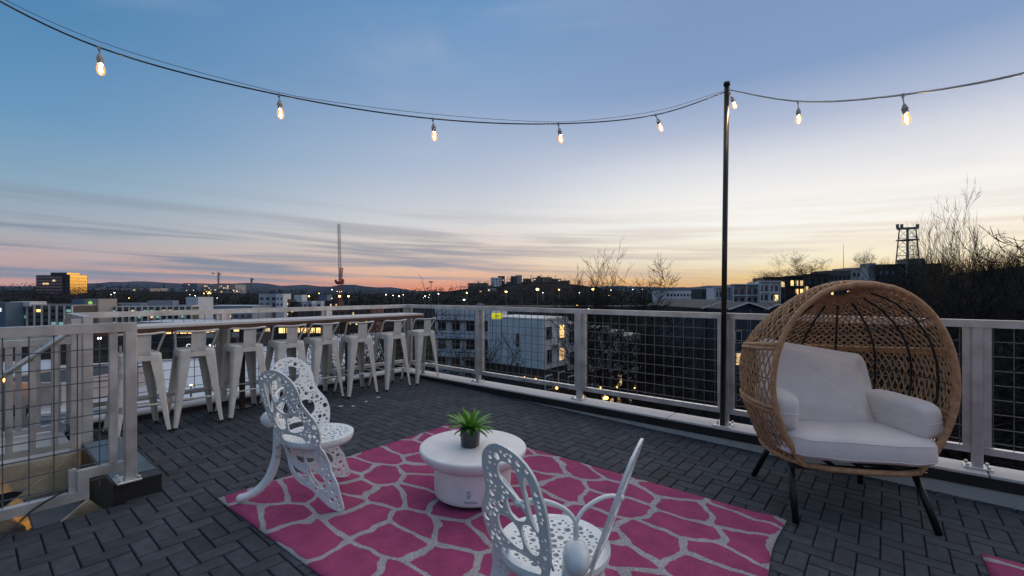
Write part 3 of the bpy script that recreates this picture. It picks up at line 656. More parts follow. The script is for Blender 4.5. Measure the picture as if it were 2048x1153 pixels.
# ---------------------------------------------------------------- butterfly chairs
def curve_plate(outer, holes, thick, bevel=.0025):
    cu = bpy.data.curves.new('plate', 'CURVE'); cu.dimensions = '2D'; cu.fill_mode = 'BOTH'; cu.extrude = thick/2; cu.bevel_depth = 0
    for lp in [outer]+holes:
        s = cu.splines.new('POLY'); s.points.add(len(lp)-1)
        for p, q in zip(s.points, lp): p.co = (q[0], q[1], 0, 1)
        s.use_cyclic_u = True
    o = bpy.data.objects.new('tmp', cu); COL.objects.link(o)
    dg = bpy.context.evaluated_depsgraph_get(); me = bpy.data.meshes.new_from_object(o.evaluated_get(dg))
    bpy.data.objects.remove(o); bpy.data.curves.remove(cu); return me
def loop_smooth(poly, k=4):
    P = [Vector((x, y, 0)) for x, y in poly]; n = len(P); out = []
    for i in range(n):
        p0, p1, p2, p3 = P[i-1], P[i], P[(i+1) % n], P[(i+2) % n]
        for s in range(k):
            u = s/k; q = .5*((2*p1)+(p2-p0)*u+(2*p0-5*p1+4*p2-p3)*u*u+(3*p1-p0-3*p2+p3)*u**3); out.append((q.x, q.y))
    return out
def circ(x, y, r, n=12): return [(x+r*math.cos(2*math.pi*k/n), y+r*math.sin(2*math.pi*k/n)) for k in range(n)]
def inside(p, poly):
    c = False; n = len(poly)
    for i in range(n):
        (x1, y1), (x2, y2) = poly[i], poly[i-1]
        if (y1 > p[1]) != (y2 > p[1]) and p[0] < (x2-x1)*(p[1]-y1)/(y2-y1)+x1: c = not c
    return c
def segdist(p, poly):
    a = np.array(poly); bb = np.roll(a, -1, 0); d = bb-a; q = np.array(p)-a
    u = np.clip((q*d).sum(1)/np.maximum((d*d).sum(1), 1e-12), 0, 1); return float(np.sqrt(((q-d*u[:, None])**2).sum(1)).min())
W_OUT = [(272, 300), (285, 235), (330, 182), (405, 160), (470, 178), (522, 228), (545, 295), (550, 370), (580, 428), (612, 482), (624, 550), (614, 620), (602, 662), (622, 700), (640, 765), (656, 830), (690, 890), (712, 965), (736, 1045), (724, 1072), (690, 1072), (640, 1052), (592, 1018), (552, 984), (500, 952), (438, 930), (388, 888), (358, 838), (344, 780), (336, 715), (326, 650), (305, 590), (285, 520), (272, 430), (266, 350)]
W_HOLES = [[(317, 268), (334, 272), (343, 330), (341, 400), (327, 442), (314, 430), (313, 340)],
           [(368, 238), (400, 222), (438, 234), (458, 270), (450, 308), (402, 346), (366, 380), (356, 366), (358, 300)],
           [(366, 402), (396, 380), (430, 372), (446, 396), (441, 430), (420, 450), (386, 442), (368, 424)],
           [(350, 446), (384, 456), (404, 490), (400, 540), (376, 568), (346, 560), (328, 520), (326, 474)],
           [(424, 482), (470, 462), (516, 476), (528, 520), (514, 558), (462, 580), (416, 574), (414, 524)],
           [(366, 618), (420, 612), (482, 622), (495, 650), (484, 688), (450, 695), (410, 680), (378, 655)],
           [(352, 690), (400, 706), (452, 722), (466, 768), (458, 806), (428, 804), (400, 782), (370, 746)],
           [(484, 744), (508, 718), (538, 760), (566, 806), (556, 822), (512, 812), (488, 788)],
           [(494, 832), (540, 842), (588, 872), (610, 910), (600, 938), (560, 933), (522, 900), (502, 862)],
           [(392, 828), (430, 848), (474, 866), (468, 884), (424, 876), (398, 850)]]
def wing_data():
    outer = loop_smooth(W_OUT, 3); holes = [loop_smooth(h, 3) for h in W_HOLES]; rnd = random.Random(5); cs = []
    for _ in range(5):                              # grow the large openings while the ribs between them stay wide enough
        for i, h in enumerate(holes):
            mx, my = sum(p[0] for p in h)/len(h), sum(p[1] for p in h)/len(h); g = [(mx+(x-mx)*1.06, my+(y-my)*1.06) for x, y in h]
            if min(segdist(p, outer) for p in g) > 13 and all(min(segdist(p, k) for p in g) > 9 for j, k in enumerate(holes) if j != i): holes[i] = g
    o2 = W_OUT; tries = 0
    while tries < 7000 and len(cs) < 115:
        tries += 1
        x, y = rnd.uniform(268, 735), rnd.uniform(162, 1070); r = rnd.choice((5, 6, 7, 9, 11, 14, 17)) if tries < 3500 else rnd.choice((4, 5, 6))
        if not inside((x, y), outer) or any(inside((x, y), h) for h in holes): continue
        if segdist((x, y), outer) < r+7: continue
        if any(segdist((x, y), h) < r+6 for h in holes): continue
        if any(math.hypot(x-a, y-c) < r+q+4 for a, c, q in cs): continue
        cs.append((x, y, r))
    f = lambda p: ((p[0]-268)*.0011, (1072-p[1])*.000995)
    return [f(p) for p in outer], [[f(p) for p in h] for h in holes]+[[f(p) for p in circ(x, y, r, 12 if r > 8 else 8)] for x, y, r in cs]
WO, WH = wing_data()
def make_butterfly():
    t = thing('butterfly_chair', '', 'chair'); HA, LEAN = R(36), R(17.5)
    for sx in (1, -1):
        me = curve_plate(WO, WH, .010, .003); me.materials.clear(); me.materials.append(M['chairwhite'])
        d = Vector((sx*math.sin(HA), math.cos(HA), 0)); nn = Vector((sx*math.cos(HA), -math.sin(HA), 0)); up = (Vector((0, 0, 1))+nn*math.tan(LEAN))
        for v in me.vertices:
            s, z, w = v.co; cup = .05*(s/.5)**2; lean = max(0, z-.30)
            p = d*(s+.012)+Vector((0, 0, z))+nn*(math.tan(LEAN)*lean*(1.0)+w*1.0-cup*.6); v.co = p
        me.update(); o = mk('wing', me, t); autosmooth(o, 35)
        b = MB()                                   # raised vein along the wing
        def wp(x, y, off=.008):
            s, z = (x-268)*.0011, (1072-y)*.000995; return d*(s+.012)+Vector((0, 0, z))+nn*(math.tan(LEAN)*max(0, z-.30)-.05*(s/.5)**2*.6-off)
        for path in ([(300, 600), (312, 520), (345, 432), (352, 300), (380, 215)], [(345, 432), (400, 355), (462, 300)], [(345, 436), (400, 462), (455, 445)], [(330, 600), (420, 595), (500, 605)], [(345, 670), (420, 700), (500, 700)], [(470, 700), (480, 800), (540, 900), (640, 990)]):
            b.tube(smooth_path([wp(*q) for q in path], 4), .0045, 6)
        b.build('vein', M['chairwhite'], o, smooth=True)
    cy, rr = .262, .222
    outer = circ(0, cy, rr, 56); rnd = random.Random(9); cs = []; tr = 0
    while tr < 4000:
        tr += 1; a = rnd.uniform(0, 2*math.pi); q = rr*math.sqrt(rnd.random())*.84; r = rnd.choice((.006, .008, .010, .0125, .015)) if tr < 2200 else rnd.choice((.005, .0065))
        x, y = q*math.cos(a), cy+q*math.sin(a)
        if math.hypot(x, y-cy) > rr*.84-r: continue
        if any(math.hypot(x-u, y-v) < r+w+.0075 for u, v, w in cs): continue
        cs.append((x, y, r))
    me = curve_plate(outer, [circ(x, y, r, 12) for x, y, r in cs], .016, .004); me.materials.clear(); me.materials.append(M['chairwhite'])
    for v in me.vertices: q = math.hypot(v.co.x, v.co.y-cy)/rr; v.co.z += .408+.010*q*q
    me.update(); seat = autosmooth(mk('seat', me, t), 35)
    b = MB(); b.lathe([(rr-.012, -.03), (rr-.004, -.012), (rr+.001, .004), (rr-.002, .013), (rr-.012, .010), (rr-.012, -.03)], 56, (0, cy, .408)); b.build('seat_rim', M['chairwhite'], seat, smooth=True)
    b = MB()
    path = [(0, .012, .53), (0, .010, .44), (0, .000, .32), (0, -.012, .24), (0, -.05, .14), (0, -.12, .065), (0, -.19, .035), (0, -.235, .028)]
    b.tube(smooth_path(path, 5), list(np.interp(np.linspace(0, 1, 36), [0, .12, .3, .5, .8, .93, 1], [.030, .036, .026, .031, .025, .027, .014])), 12)
    body = b.build('body', M['chairwhite'], t, smooth=True)
    b = MB(); b.lathe([(.0, -.062), (.030, -.055), (.050, -.028), (.054, .002), (.046, .030), (.026, .048), (.0, .054)], 20, (0, 0, 0))
    b.v = [(x*.85, y-(.028*math.exp(-((z+.012)/.012)**2)*max(0, -y/.05)**3), z) for x, y, z in b.v]
    o = b.build('head', M['chairwhite'], body, smooth=True); o.location = (0, -.04, .545)
    for sx in (1, -1):
        b = MB(); b.tube(smooth_path([(0, -.03, .59), (0, -.03, .65), (sx*.03, -.018, .69), (sx*.09, .0, .715), (sx*.15, .025, .712), (sx*.185, .045, .69)], 5), [.0078]*26, 8)
        b.build('antenna', M['chairwhite'], body, smooth=True)
        q = MB(); q.lathe([(.0, -.016), (.011, -.011), (.016, 0), (.011, .011), (.0, .016)], 10, (sx*.185, .045, .695)); q.build('antenna_tip', M['chairwhite'], body, smooth=True)
        # brace between body and seat
        b = MB(); b.tube([(sx*.01, 0, .36), (sx*.08, .12, .42), (sx*.12, .2, .40)], .009, 8); b.build('brace', M['chairwhite'], t, smooth=True)
    for z in (.30, .36): q = MB(); q.lathe([(.0, .006), (.012, .004), (.012, -.004), (.0, -.004)], 10); o = q.build('bolt', M['alu'], body); o.matrix_local = Matrix.Translation((.03, .012, z)) @ Matrix.Rotation(R(90), 4, 'Y')
    return t
bf = make_butterfly(); bf2 = copy_tree(bf)
tag(bf, 'white cast metal butterfly chair seen from the side, left of the table', 'chair', 'butterfly chairs')
tag(bf2, 'white butterfly chair seen from behind in the centre foreground, cut by the frame', 'chair', 'butterfly chairs')
stand(bf, -3.14, 1.34, R(-34.5)); bf.location.z += .010
_p = lat(.20, 1.57); stand(bf2, _p.x, _p.y, R(48)); bf2.location.z += .010

# ---------------------------------------------------------------- wicker egg chair
EC = (-.29, 3.86); ERZ = R(31)
EA, EB, EZM, EZB, EZT, ECUT = .588, .545, .85, .345, 1.625, -.295
def ep(z):                                        # profile of the egg
    if z < EZM: u = (EZM-z)/(EZM-EZB); return 1-.26*u**1.8
    u = min(1, (z-EZM)/(EZT-EZM)); return math.sqrt(max(0, 1-u**2.05))
def esurf(th, z):
    c, s_ = math.cos(th), math.sin(th); k = (abs(c)**2.35+abs(s_)**2.35)**(-1/2.35); p = ep(z)
    y = EB*p*k*s_; g = max(0, (z-.9)/(EZT-.9))
    return Vector((EA*p*k*c, y, z-.52*(y-ECUT)*g**1.2))
egg = thing('egg_chair', 'tan wicker egg shaped lounge chair on black legs beside the railing', 'egg chair')
def clip_path(pts):
    out = []; cur = []
    for a, c in zip(pts, pts[1:]):
        ia, ic = a.y >= ECUT, c.y >= ECUT
        if ia and not cur: cur = [a]
        if ia and ic: cur.append(c)
        elif ia and not ic: u = (a.y-ECUT)/(a.y-c.y); cur.append(a.lerp(c, u)); out.append(cur); cur = []
        elif ic and not ia: u = (a.y-ECUT)/(a.y-c.y); cur = [a.lerp(c, u), c]
    if cur: out.append(cur)
    return [q for q in out if len(q) > 1]
def zdome(u): return 1.115+(EZT-.004-1.115)*math.sin(u*math.pi/2)
for z0, z1, cnt, tw, dome in ((.37, .665, 78, .24, 0), (.70, 1.075, 82, .25, 0), (1.115, 0, 66, .80, 1)):
    b = MB()
    for sgn in (1, -1):
        for k in range(cnt):
            th = 2*math.pi*k/cnt; n = 16 if dome else 9; pts = []
            for i in range(n+1):
                u = i/n; z = zdome(u*.93) if dome else z0+(z1-z0)*u
                p = esurf(th+sgn*tw*(u-.5), z); nrm_ = Vector((p.x, p.y, 0)).normalized(); pts.append(p+nrm_*(.0035*sgn*(1 if (i+k) % 2 else -1)))
            for q in clip_path(pts): b.tube(q, .0058, 4, False, .75)
    b.build('wicker_lattice', M['wicker'], egg, smooth=True, kind='stuff')
def ering(z, off=0.0, n=90):
    pts = [esurf(-math.pi/2+2*math.pi*i/n, z) for i in range(n+1)]
    return clip_path([p+Vector((p.x, p.y, 0)).normalized()*off for p in pts])
for z in (.668, .696, 1.080, 1.108):
    b = MB()
    for q in ering(z, .004): b.tube(q, .0145, 8)
    b.build('rope_ring', M['rattan'], egg, smooth=True)
b = MB()
for z in (.50, .88, 1.33):
    for q in ering(z, -.006): b.tube(q, .004, 6)
b.build('cross_wire', M['black'], egg, smooth=True)
for th in np.linspace(R(-8), R(188), 9):
    pts = [esurf(th, .35+(zdome(.74)-.35)*i/26) for i in range(27)]
    b = MB()
    for q in clip_path([p-Vector((p.x, p.y, 0)).normalized()*.012 for p in pts]): b.tube(q, .0075, 6)
    b.build('rib', M['black'], egg, smooth=True)
# opening rim: where the egg is cut by the front plane
rim = []
for i in range(61):
    z = EZB+(EZT-EZB)*(1-math.cos(math.pi*i/60))/2; p = ep(z)
    yb = abs(ECUT)/(EB*p) if p > 0 else 9
    if yb < .999: rim.append((EA*p*(1-yb**2.35)**(1/2.35), z))
    else: ztop = z; break
rp = [Vector((x, ECUT, z)) for x, z in rim]; rp += [Vector((-q.x, q.y, q.z)) for q in reversed(rp)]
b = MB(); b.tube(rp, .0195, 10); b.build('rim', M['rattan'], egg, smooth=True)
xb = rim[0][0]
b = MB(); b.tube([Vector((-xb, ECUT, EZB)), Vector((-xb*.6, ECUT-.05, EZB)), Vector((0, ECUT-.065, EZB)), Vector((xb*.6, ECUT-.05, EZB)), Vector((xb, ECUT, EZB))], .019, 10); b.build('front_bar', M['rattan'], egg, smooth=True)
b = MB()
for q in ering(EZB+.006, .0): b.tube(q, .019, 8)
b.build('base_ring', M['rattan'], egg, smooth=True)
b = MB()
for x in np.linspace(-.33, .33, 5): b.bar((x, ECUT, EZB+.01), (x, .30, EZB+.01), .03, .012)
b.bar((-.41, -.05, EZB-.012), (.41, -.05, EZB-.012), .035, .03); b.bar((-.36, .25, EZB-.012), (.36, .25, EZB-.012), .035, .03); b.bar((-.39, ECUT+.03, EZB-.02), (.39, ECUT+.03, EZB-.02), .035, .03)
b.build('seat_frame', M['black'], egg)
for (fx, fy, tx, ty) in ((-.40, -.37, -.375, -.22), (.40, -.37, .345, -.22), (-.39, .36, -.30, .24), (.37, .36, .30, .24)):
    b = MB(); b.tube([(fx, fy, .0), (tx, ty, EZB-.01)], [.019, .021], 10); b.build('leg', M['black'], egg, smooth=True)
stand(egg, EC[0], EC[1], ERZ)

def cushion(name, label, size, ex, ez, seed, puff=0.0, wr=.006):
    nu, nv = 64, 32; w, d, h = (q/2 for q in size); vs = []
    sgn = lambda v, e: math.copysign(abs(v)**e, v)
    for j in range(nv+1):
        ph = -math.pi/2+math.pi*j/nv
        for i in range(nu):
            th = 2*math.pi*i/nu
            x = w*sgn(math.cos(ph), ez)*sgn(math.cos(th), ex); y = d*sgn(math.cos(ph), ez)*sgn(math.sin(th), ex); z = h*sgn(math.sin(ph), ez)
            e = max(abs(x)/w, abs(y)/d); z *= 1-puff*(e**3)
            p = Vector((x, y, z)); nn = mnoise.noise(p*7+Vector((seed, 0, 0)))+.5*mnoise.noise(p*17+Vector((0, seed, 0)))
            vs.append(p*(1+0)+Vector((nn*wr*.4, nn*wr*.4, nn*wr)))
    fs = [(j*nu+i, j*nu+(i+1) % nu, (j+1)*nu+(i+1) % nu, (j+1)*nu+i) for j in range(nv) for i in range(nu)]
    b = MB(); b.add(vs, fs); o = b.build(name, M['cushion'], smooth=True); tag(o, label, 'cushion')
    for dz in ((-.55, .55) if name == 'seat_cushion' else (0.0,)):
        k = (1-abs(dz)**(2/ez))**(ez/2) if dz else 1.0; pts = []
        for i in range(nu+1):
            th = 2*math.pi*i/nu; x, y = w*k*sgn(math.cos(th), ex), d*k*sgn(math.sin(th), ex); z = h*dz*(1-puff)
            p = Vector((x, y, z)); nn = mnoise.noise(p*7+Vector((seed, 0, 0)))+.5*mnoise.noise(p*17+Vector((0, seed, 0))); pts.append(p+Vector((nn*wr*.4, nn*wr*.4, nn*wr)))
        q = MB(); q.tube(pts, .0042, 5, False); q.build('piping', M['cushion'], o, smooth=True)
    return o
EM = egg.matrix_world.copy() if False else (Matrix.Translation((EC[0], EC[1], zd(EC[0]))) @ Matrix.Rotation(math.atan(SLOPE), 4, 'Y') @ Matrix.Rotation(ERZ, 4, 'Z'))
def inegg(o, loc, rx=0, ry=0, rz=0):
    o.matrix_world = EM @ Matrix.Translation(loc) @ Matrix.Rotation(R(rz), 4, 'Z') @ Matrix.Rotation(R(ry), 4, 'Y') @ Matrix.Rotation(R(rx), 4, 'X')
o = cushion('seat_cushion', 'thick cream seat cushion filling the egg chair', (.93, .80, .20), .46, .40, 1, .10); inegg(o, (.015, .02, .458), -2)
o = cushion('back_pillow', 'large cream back pillow leaning at the left inside the egg chair', (.86, .56, .22), .22, .85, 2, .62, .022); inegg(o, (-.07, .12, .79), 66, 9, 12)
o = cushion('arm_bolster', 'cream arm bolster at the left inside the egg chair', (.18, .48, .25), .5, .42, 3, .05); inegg(o, (-.405, -.03, .655), 0, 4, -3)
o = cushion('arm_bolster', 'cream arm bolster at the right inside the egg chair', (.18, .54, .24), .45, .42, 4, .05); inegg(o, (.385, .0, .64), 0, -8, 10)

# ================================================================= the town beyond
def sstep(a, b, x): u = min(1, max(0, (x-a)/(b-a))); return u*u*(3-2*u)
def terr(l, d):
    z = -17+12*sstep(300, 950, d)
    z += 27*math.exp(-((l-40)/150)**2-((d-760)/170)**2)
    z += 26*math.exp(-((l-170)/76)**2-((d-135)/75)**2)
    z += 7*math.exp(-((l-230)/120)**2-((d-300)/160)**2)
    z += 14*math.exp(-((l+700)/260)**2-((d-720)/200)**2)
    q = math.hypot(l, d)
    if q > 60: z += 1.6*mnoise.noise(Vector((l/70, d/70, 0)))*sstep(60, 250, q)+6*mnoise.noise(Vector((l/400, d/400, 3)))*sstep(500, 1500, q)
    return z
def tz(p): l, d = p.x*CA+p.y*SA, -p.x*SA+p.y*CA; return terr(l, d)
M['ground'] = mat('dusky_ground', (.026, .024, .021), 1.0, 0, .45, .05, 0, 1, 0.0)
M['hill'] = mat('wooded_far_hill', (.030, .040, .050), 1.0, 0, .35, .01, spec=0.0)
rad = [0.5]+[3*1.135**k for k in range(64)]; na = 128; vs = []
for q in rad:
    for k in range(na):
        a = 2*math.pi*k/na; l, d = q*math.sin(a), q*math.cos(a); p = lat(l, d); vs.append((p.x, p.y, terr(l, d)))
fs = [(i*na+(k+1) % na, i*na+k, (i+1)*na+k, (i+1)*na+(k+1) % na) for i in range(len(rad)-1) for k in range(na)]+[tuple(range(na))]
b = MB(); b.add(vs, fs); g = b.build('ground', M['ground'], smooth=True); g['kind'] = 'structure'
def ridge(name, D, hf, seed, x0=-900, x1=3000, n=160):
    vs = []
    for i in range(n+1):
        x = x0+(x1-x0)*i/n; h = hf(x)+9*mnoise.noise(Vector((x/160, seed, 0)))+3.5*mnoise.noise(Vector((x/45, seed, 1)))
        for dd, f in ((D*.86, -.1), (D*.93, .55), (D, 1.0), (D*1.08, .6), (D*1.2, -.1)):
            p = at(x, HY, dd); vs.append((p.x, p.y, -6+(h*D/F+8)*f))
    fs = [(i*5+j, (i+1)*5+j, (i+1)*5+j+1, i*5+j+1) for i in range(n) for j in range(4)]
    b = MB(); b.add(vs, fs); o = b.build(name, M['hill'], smooth=True); o['kind'] = 'structure'
ridge('hills', 5200, lambda x: 12+9*math.sin(x/210)*math.exp(-((x-600)/700)**2), 2.0)
ridge('hills', 3400, lambda x: 6+4*math.sin(x/90+1), 8.0)

def wmat(name, col, **k): return mat(name, col, k.pop('rough', .8), k.pop('metal', 0), k.pop('var', .10), k.pop('vscale', .35), **k)
M['w_white'] = wmat('white_render', (.62, .62, .63)); M['w_beige'] = wmat('beige_panel', (.42, .36, .32)); M['w_grey'] = wmat('grey_panel', (.30, .32, .35)); M['w_blue'] = wmat('blue_grey_panel', (.12, .17, .22))
M['w_brown'] = wmat('brown_panel', (.13, .10, .08)); M['w_dark'] = wmat('dark_brick', (.030, .028, .028)); M['w_brick'] = wmat('red_brick', (.14, .055, .035)); M['w_navy'] = wmat('navy_siding', (.030, .040, .052))
M['roofdark'] = wmat('dark_roof', (.035, .036, .04)); M['roofpale'] = wmat('pale_membrane_roof', (.50, .52, .56), rough=.35)
M['glassdark'] = mat('dark_window_glass', (.018, .022, .03), .08, 0, spec=.8)
M['glassblue'] = mat('sky_lit_glass', (.10, .13, .17), .06, .7)
M['lit'] = mat('lit_window_warm', (.8, .6, .3), .4, emit=(1, .60, .20), estr=1.7)
M['litdim'] = mat('lit_window_dim', (.5, .4, .25), .4, emit=(1, .66, .30), estr=.8)
M['litteal'] = mat('lit_window_teal', (.2, .3, .28), .4, emit=(.35, .75, .60), estr=.42)
M['trim'] = wmat('pale_trim', (.72, .68, .62))
M['bark'] = mat('grey_brown_bark', (.032, .027, .023), .95, 0, .3, 4, spec=0.0)
M['barklight'] = mat('pale_brown_bark', (.10, .075, .05), .95, 0, .3, 4, spec=0.0)
M['twig'] = mat('dark_brush', (.022, .018, .014), 1.0, 0, .4, .4, spec=0.0)

BRND = random.Random(21)
def building(name, label, x0, x1, ytop, D, depth=12, turn=0.0, zb=None, wall='w_grey', rows=0, cols=0, lit=.15, fh=3.1, wsize=(.55, .5), cat='building', litmats=('lit', 'litdim'), parapet_=True, roof='roofdark', top_gap=1.0, glass='glassdark', cornice=None, group=None, sides=True):
    xm = (x0+x1)/2; pl = at(x0, ytop, D); pr = at(x1, ytop, D); w = (pr-pl).length/max(.3, math.cos(turn)); c = (pl+pr)/2; zt = c.z
    zg = tz(c)-1.0 if zb is None else zb; h = zt-zg
    t = thing(name, label, cat, (c.x, c.y, zg), YAW+turn, group)
    b = MB(); b.bbox((-w/2, 0, 0), (w/2, depth, h)); b.build('wall', M[wall], t)
    b = MB(); b.bbox((-w/2+.25, .25, h-.05), (w/2-.25, depth-.25, h+.12)); rf = b.build('roof', M[roof], t)
    if parapet_:
        b = MB()
        for lo, hi in (((-w/2-.06, -.06, h-.35), (w/2+.06, .25, h+.3)), ((-w/2-.06, depth-.25, h-.35), (w/2+.06, depth+.06, h+.3)), ((-w/2-.06, .2505, h-.35), (-w/2+.249, depth-.2505, h+.3)), ((w/2-.249, .2505, h-.35), (w/2+.06, depth-.2505, h+.3))): b.bbox(lo, hi)
        b.build('roof_edge', M[cornice or wall], t)
    if rows and cols:
        cw = w/cols; ww, wh = cw*wsize[0], fh*wsize[1]
        q = MB(); q.bbox((-ww/2, -.06, -wh/2), (ww/2, .03, wh/2)); me = {}
        for r in range(rows):
            z = h-top_gap-fh*(r+.5)
            if z < 1: break
            for k in range(cols):
                m = BRND.choice(litmats) if BRND.random() < lit else glass
                if m not in me: me[m] = q.mesh('window', M[m])
                mk('window', me[m], t, (-w/2+cw*(k+.5), 0, z))
    return t, w, h, zg

# left: the hotel
t, w, h, zg = building('hotel_wing', 'brown hotel wing with pale fins and teal windows at far left', 18, 152, 611, 205, 16, R(-6), wall='w_brown', rows=6, cols=8, lit=.42, litmats=('litteal', 'litteal', 'litteal', 'lit'), wsize=(.6, .42), fh=2.85, cornice='w_beige', zb=-24)
for k in range(9): q = MB(); q.bbox((-w/2+w*k/8-.32, -.5, 0), (-w/2+w*k/8+.32, -.07, h+(.0))); q.build('fin', M['trim'], t)
q = MB(); q.bbox((-w/2-.5, -.8, h-.6), (-w/2+w*.32, 6, h+1.6)); q.build('canopy', M['trim'], t)
t, w, h, zg = building('hotel_block', 'blue grey hotel end block with small white sign, cut by the left edge', -90, 17, 607, 200, 16, R(-6), wall='w_blue', rows=0, zb=-24, cornice='w_blue')
q = MB(); q.bbox((w/2-3.9, -.25, h-3.6), (w/2-1.9, -.08, h-2.1)); q.build('sign', mat('white_sign_glow', (.8, .8, .8), emit=(1, 1, 1), estr=.9), t)
t, w, h, zg = building('hotel_sign_tower', 'pale hotel tower carrying a round green logo and white lettering', 166, 197, 600, 214, 10, 0, wall='w_beige', zb=-24)
q = MB(); q.lathe([(.0, -.1), (.85, -.1), (.85, .05), (.0, .06)], 20); o = q.build('logo_disc', mat('green_logo', (.25, .6, .1), emit=(.35, .85, .12), estr=.8), t); o.matrix_local = Matrix.Translation((-.15, -.12, h-1.55)) @ Matrix.Rotation(R(90), 4, 'X')
q = MB(); q.bar((-.55, -.25, h-1.95), (.35, -.25, h-1.2), .16, .1, (0, 1, 0)); q.build('logo_leaf', M['label'], t)
def text(s, size, m, parent, M4):
    cu = bpy.data.curves.new('text', 'FONT'); cu.body = s; cu.size = size; cu.extrude = .03; cu.align_x = 'CENTER'
    o = bpy.data.objects.new('tmp', cu); COL.objects.link(o); me = bpy.data.meshes.new_from_object(o.evaluated_get(bpy.context.evaluated_depsgraph_get())); bpy.data.objects.remove(o); bpy.data.curves.remove(cu)
    me.materials.clear(); me.materials.append(m); q = mk('lettering', me, parent); q.matrix_local = M4 @ Matrix.Rotation(R(90), 4, 'X'); return q
M['signwhite'] = mat('glowing_white_letters', (.8, .8, .8), emit=(1, .98, .92), estr=1.1)
text('element', 1.35, M['signwhite'], t, Matrix.Translation((-.1, -.12, h-3.45)))
building('hotel_core', 'blue grey hotel core left of the pale logo tower', 143, 165, 600.5, 213, 9, 0, wall='w_blue', zb=-24)
t, w, h, zg = building('hotel_wing', 'longer hotel wing with many pale fins, right of the logo tower', 222, 372, 613, 225, 18, R(12), wall='w_brown', rows=6, cols=14, lit=.40, litmats=('litteal', 'litteal', 'litdim'), wsize=(.5, .42), fh=2.85, cornice='trim', zb=-24)
for k in range(15): q = MB(); q.bbox((-w/2+w*k/14-.3, -.5, 0), (-w/2+w*k/14+.3, -.07, h-.4)); q.build('fin', M['trim'], t)
for a, c, hh in ((.05, .34, 1.5), (.42, .72, 2.6)): q = MB(); q.bbox((-w/2+w*a, 5, h+.12), (-w/2+w*c, 11, h+hh)); q.build('roof_plant', M['w_grey'], t)
building('hotel_stair_tower', 'white stair tower closing the right end of the hotel', 372, 396, 596, 236, 12, 0, wall='w_white', zb=-22)
building('link_block', 'dark recessed block between the logo tower and the long hotel wing', 197, 224, 611, 222, 9, 0, wall='w_dark', rows=5, cols=2, lit=.3, zb=-24)

# left distance
t, w, h, zg = building('glass_office', 'dark glass office block with one side tinted sunset gold on the left skyline', 70, 126, 551, 620, 30, R(-4), wall='w_dark', rows=7, cols=8, lit=.05, fh=4.2, wsize=(.85, .6), glass='glassblue', parapet_=False)
M['sunsetglass'] = mat('sunset_tinted_mirror_glass', (1.0, .66, .20), .10, 1.0, .05, .2)  # gold of the reflected sunset put into the glass colour
b = MB(); b.bbox((w/2+.01, 2, 0), (w/2+9, 26, h+1.0)); b.build('side_wing', M['w_dark'], t)
for r in range(7):
    for k in range(9):
        b = MB(); b.bbox((w/2+9.0, 2.3+k*2.6, h-3.3-r*4.3), (w/2+9.12, 4.7+k*2.6, h+.6-r*4.3)); b.build('sunset_tinted_pane', M['sunsetglass'], t)
b = MB(); b.bbox((-w*.12, 6, h+.13), (w*.5, 24, h+4.0)); b.build('upper_storey', M['w_dark'], t)
for k in range(7): b = MB(); b.bbox((w*.5, 6.2+k*2.5, h+.4), (w*.5+.12, 8.5+k*2.5, h+3.8)); b.build('sunset_tinted_pane', M['sunsetglass'], t)
t, w, h, zg = building('midrise_block', 'long beige midrise on the hazy left skyline beneath a small crane', 395, 470, 570, 980, 40, 0, wall='w_beige', rows=5, cols=18, lit=.22, fh=4, wsize=(.6, .45), glass='glassblue', zb=-9)
building('midrise_block', 'low dark midrise left of the beige one on the left skyline', 366, 394, 567, 960, 40, 0, wall='w_blue', rows=4, cols=6, lit=.1, fh=4, zb=-9)
building('warehouse', 'wide pale low warehouse with lights on the left skyline', 190, 300, 577, 760, 40, 0, wall='w_beige', rows=1, cols=12, lit=.2, fh=4, zb=-9)

# left middle distance
building('flat_roof_block', 'low grey flat roofed block right of the white stair tower', 398, 505, 613, 262, 22, 0, wall='w_grey', rows=2, cols=8, lit=.35, roof='roofpale')
building('apartment_block', 'grey white four storey block with one yellow window behind the counter railing', 519, 552, 589, 285, 14, R(8), wall='w_grey', rows=3, cols=3, lit=.18, fh=3.6)
building('apartment_block', 'white end bay of the four storey block behind the counter railing', 552.5, 566, 589, 284, 14, R(8), wall='w_white', rows=3, cols=2, lit=.0, fh=3.6, wsize=(.4, .4))
building('stair_block', 'narrow block with bright yellow lit landings right of the four storey block', 567, 577, 600, 292, 10, 0, wall='w_dark', rows=4, cols=1, lit=1.0, fh=3.3, wsize=(.8, .35), litmats=('lit',))
building('low_block', 'low dark block with pale roof between the yellow stair and white houses', 578, 596, 605, 296, 14, 0, wall='w_dark', rows=2, cols=4, lit=.2, roof='roofpale')
building('town_house', 'white three bay house beneath the white rooftop cube', 597, 624, 604, 300, 12, 0, wall='w_white', rows=2, cols=3, lit=.0, fh=3.4, wsize=(.55, .6))
building('town_house', 'white two bay house left of the red crane', 633, 642, 604, 300, 12, 0, wall='w_white', rows=2, cols=1, lit=0, fh=3.4, wsize=(.6, .6))
building('rooftop_cube', 'small white rooftop cube standing above the white houses', 588, 604, 591, 320, 8, 0, wall='w_white')
building('rooftop_cube', 'blue grey rooftop cube just left of the red crane', 640, 654, 590.5, 322, 8, 0, wall='w_blue')
building('low_block', 'low dark block with dim windows at the foot of the red crane', 643, 675, 603, 306, 12, 0, wall='w_dark', rows=2, cols=6, lit=.3, fh=3.4)
t, w, h, zg = building('brick_row', 'long red brick row seen just under the counter railing', 596, 745, 617, 190, 14, R(-5), wall='w_brick', rows=2, cols=22, lit=.12, fh=3.3, wsize=(.5, .55))
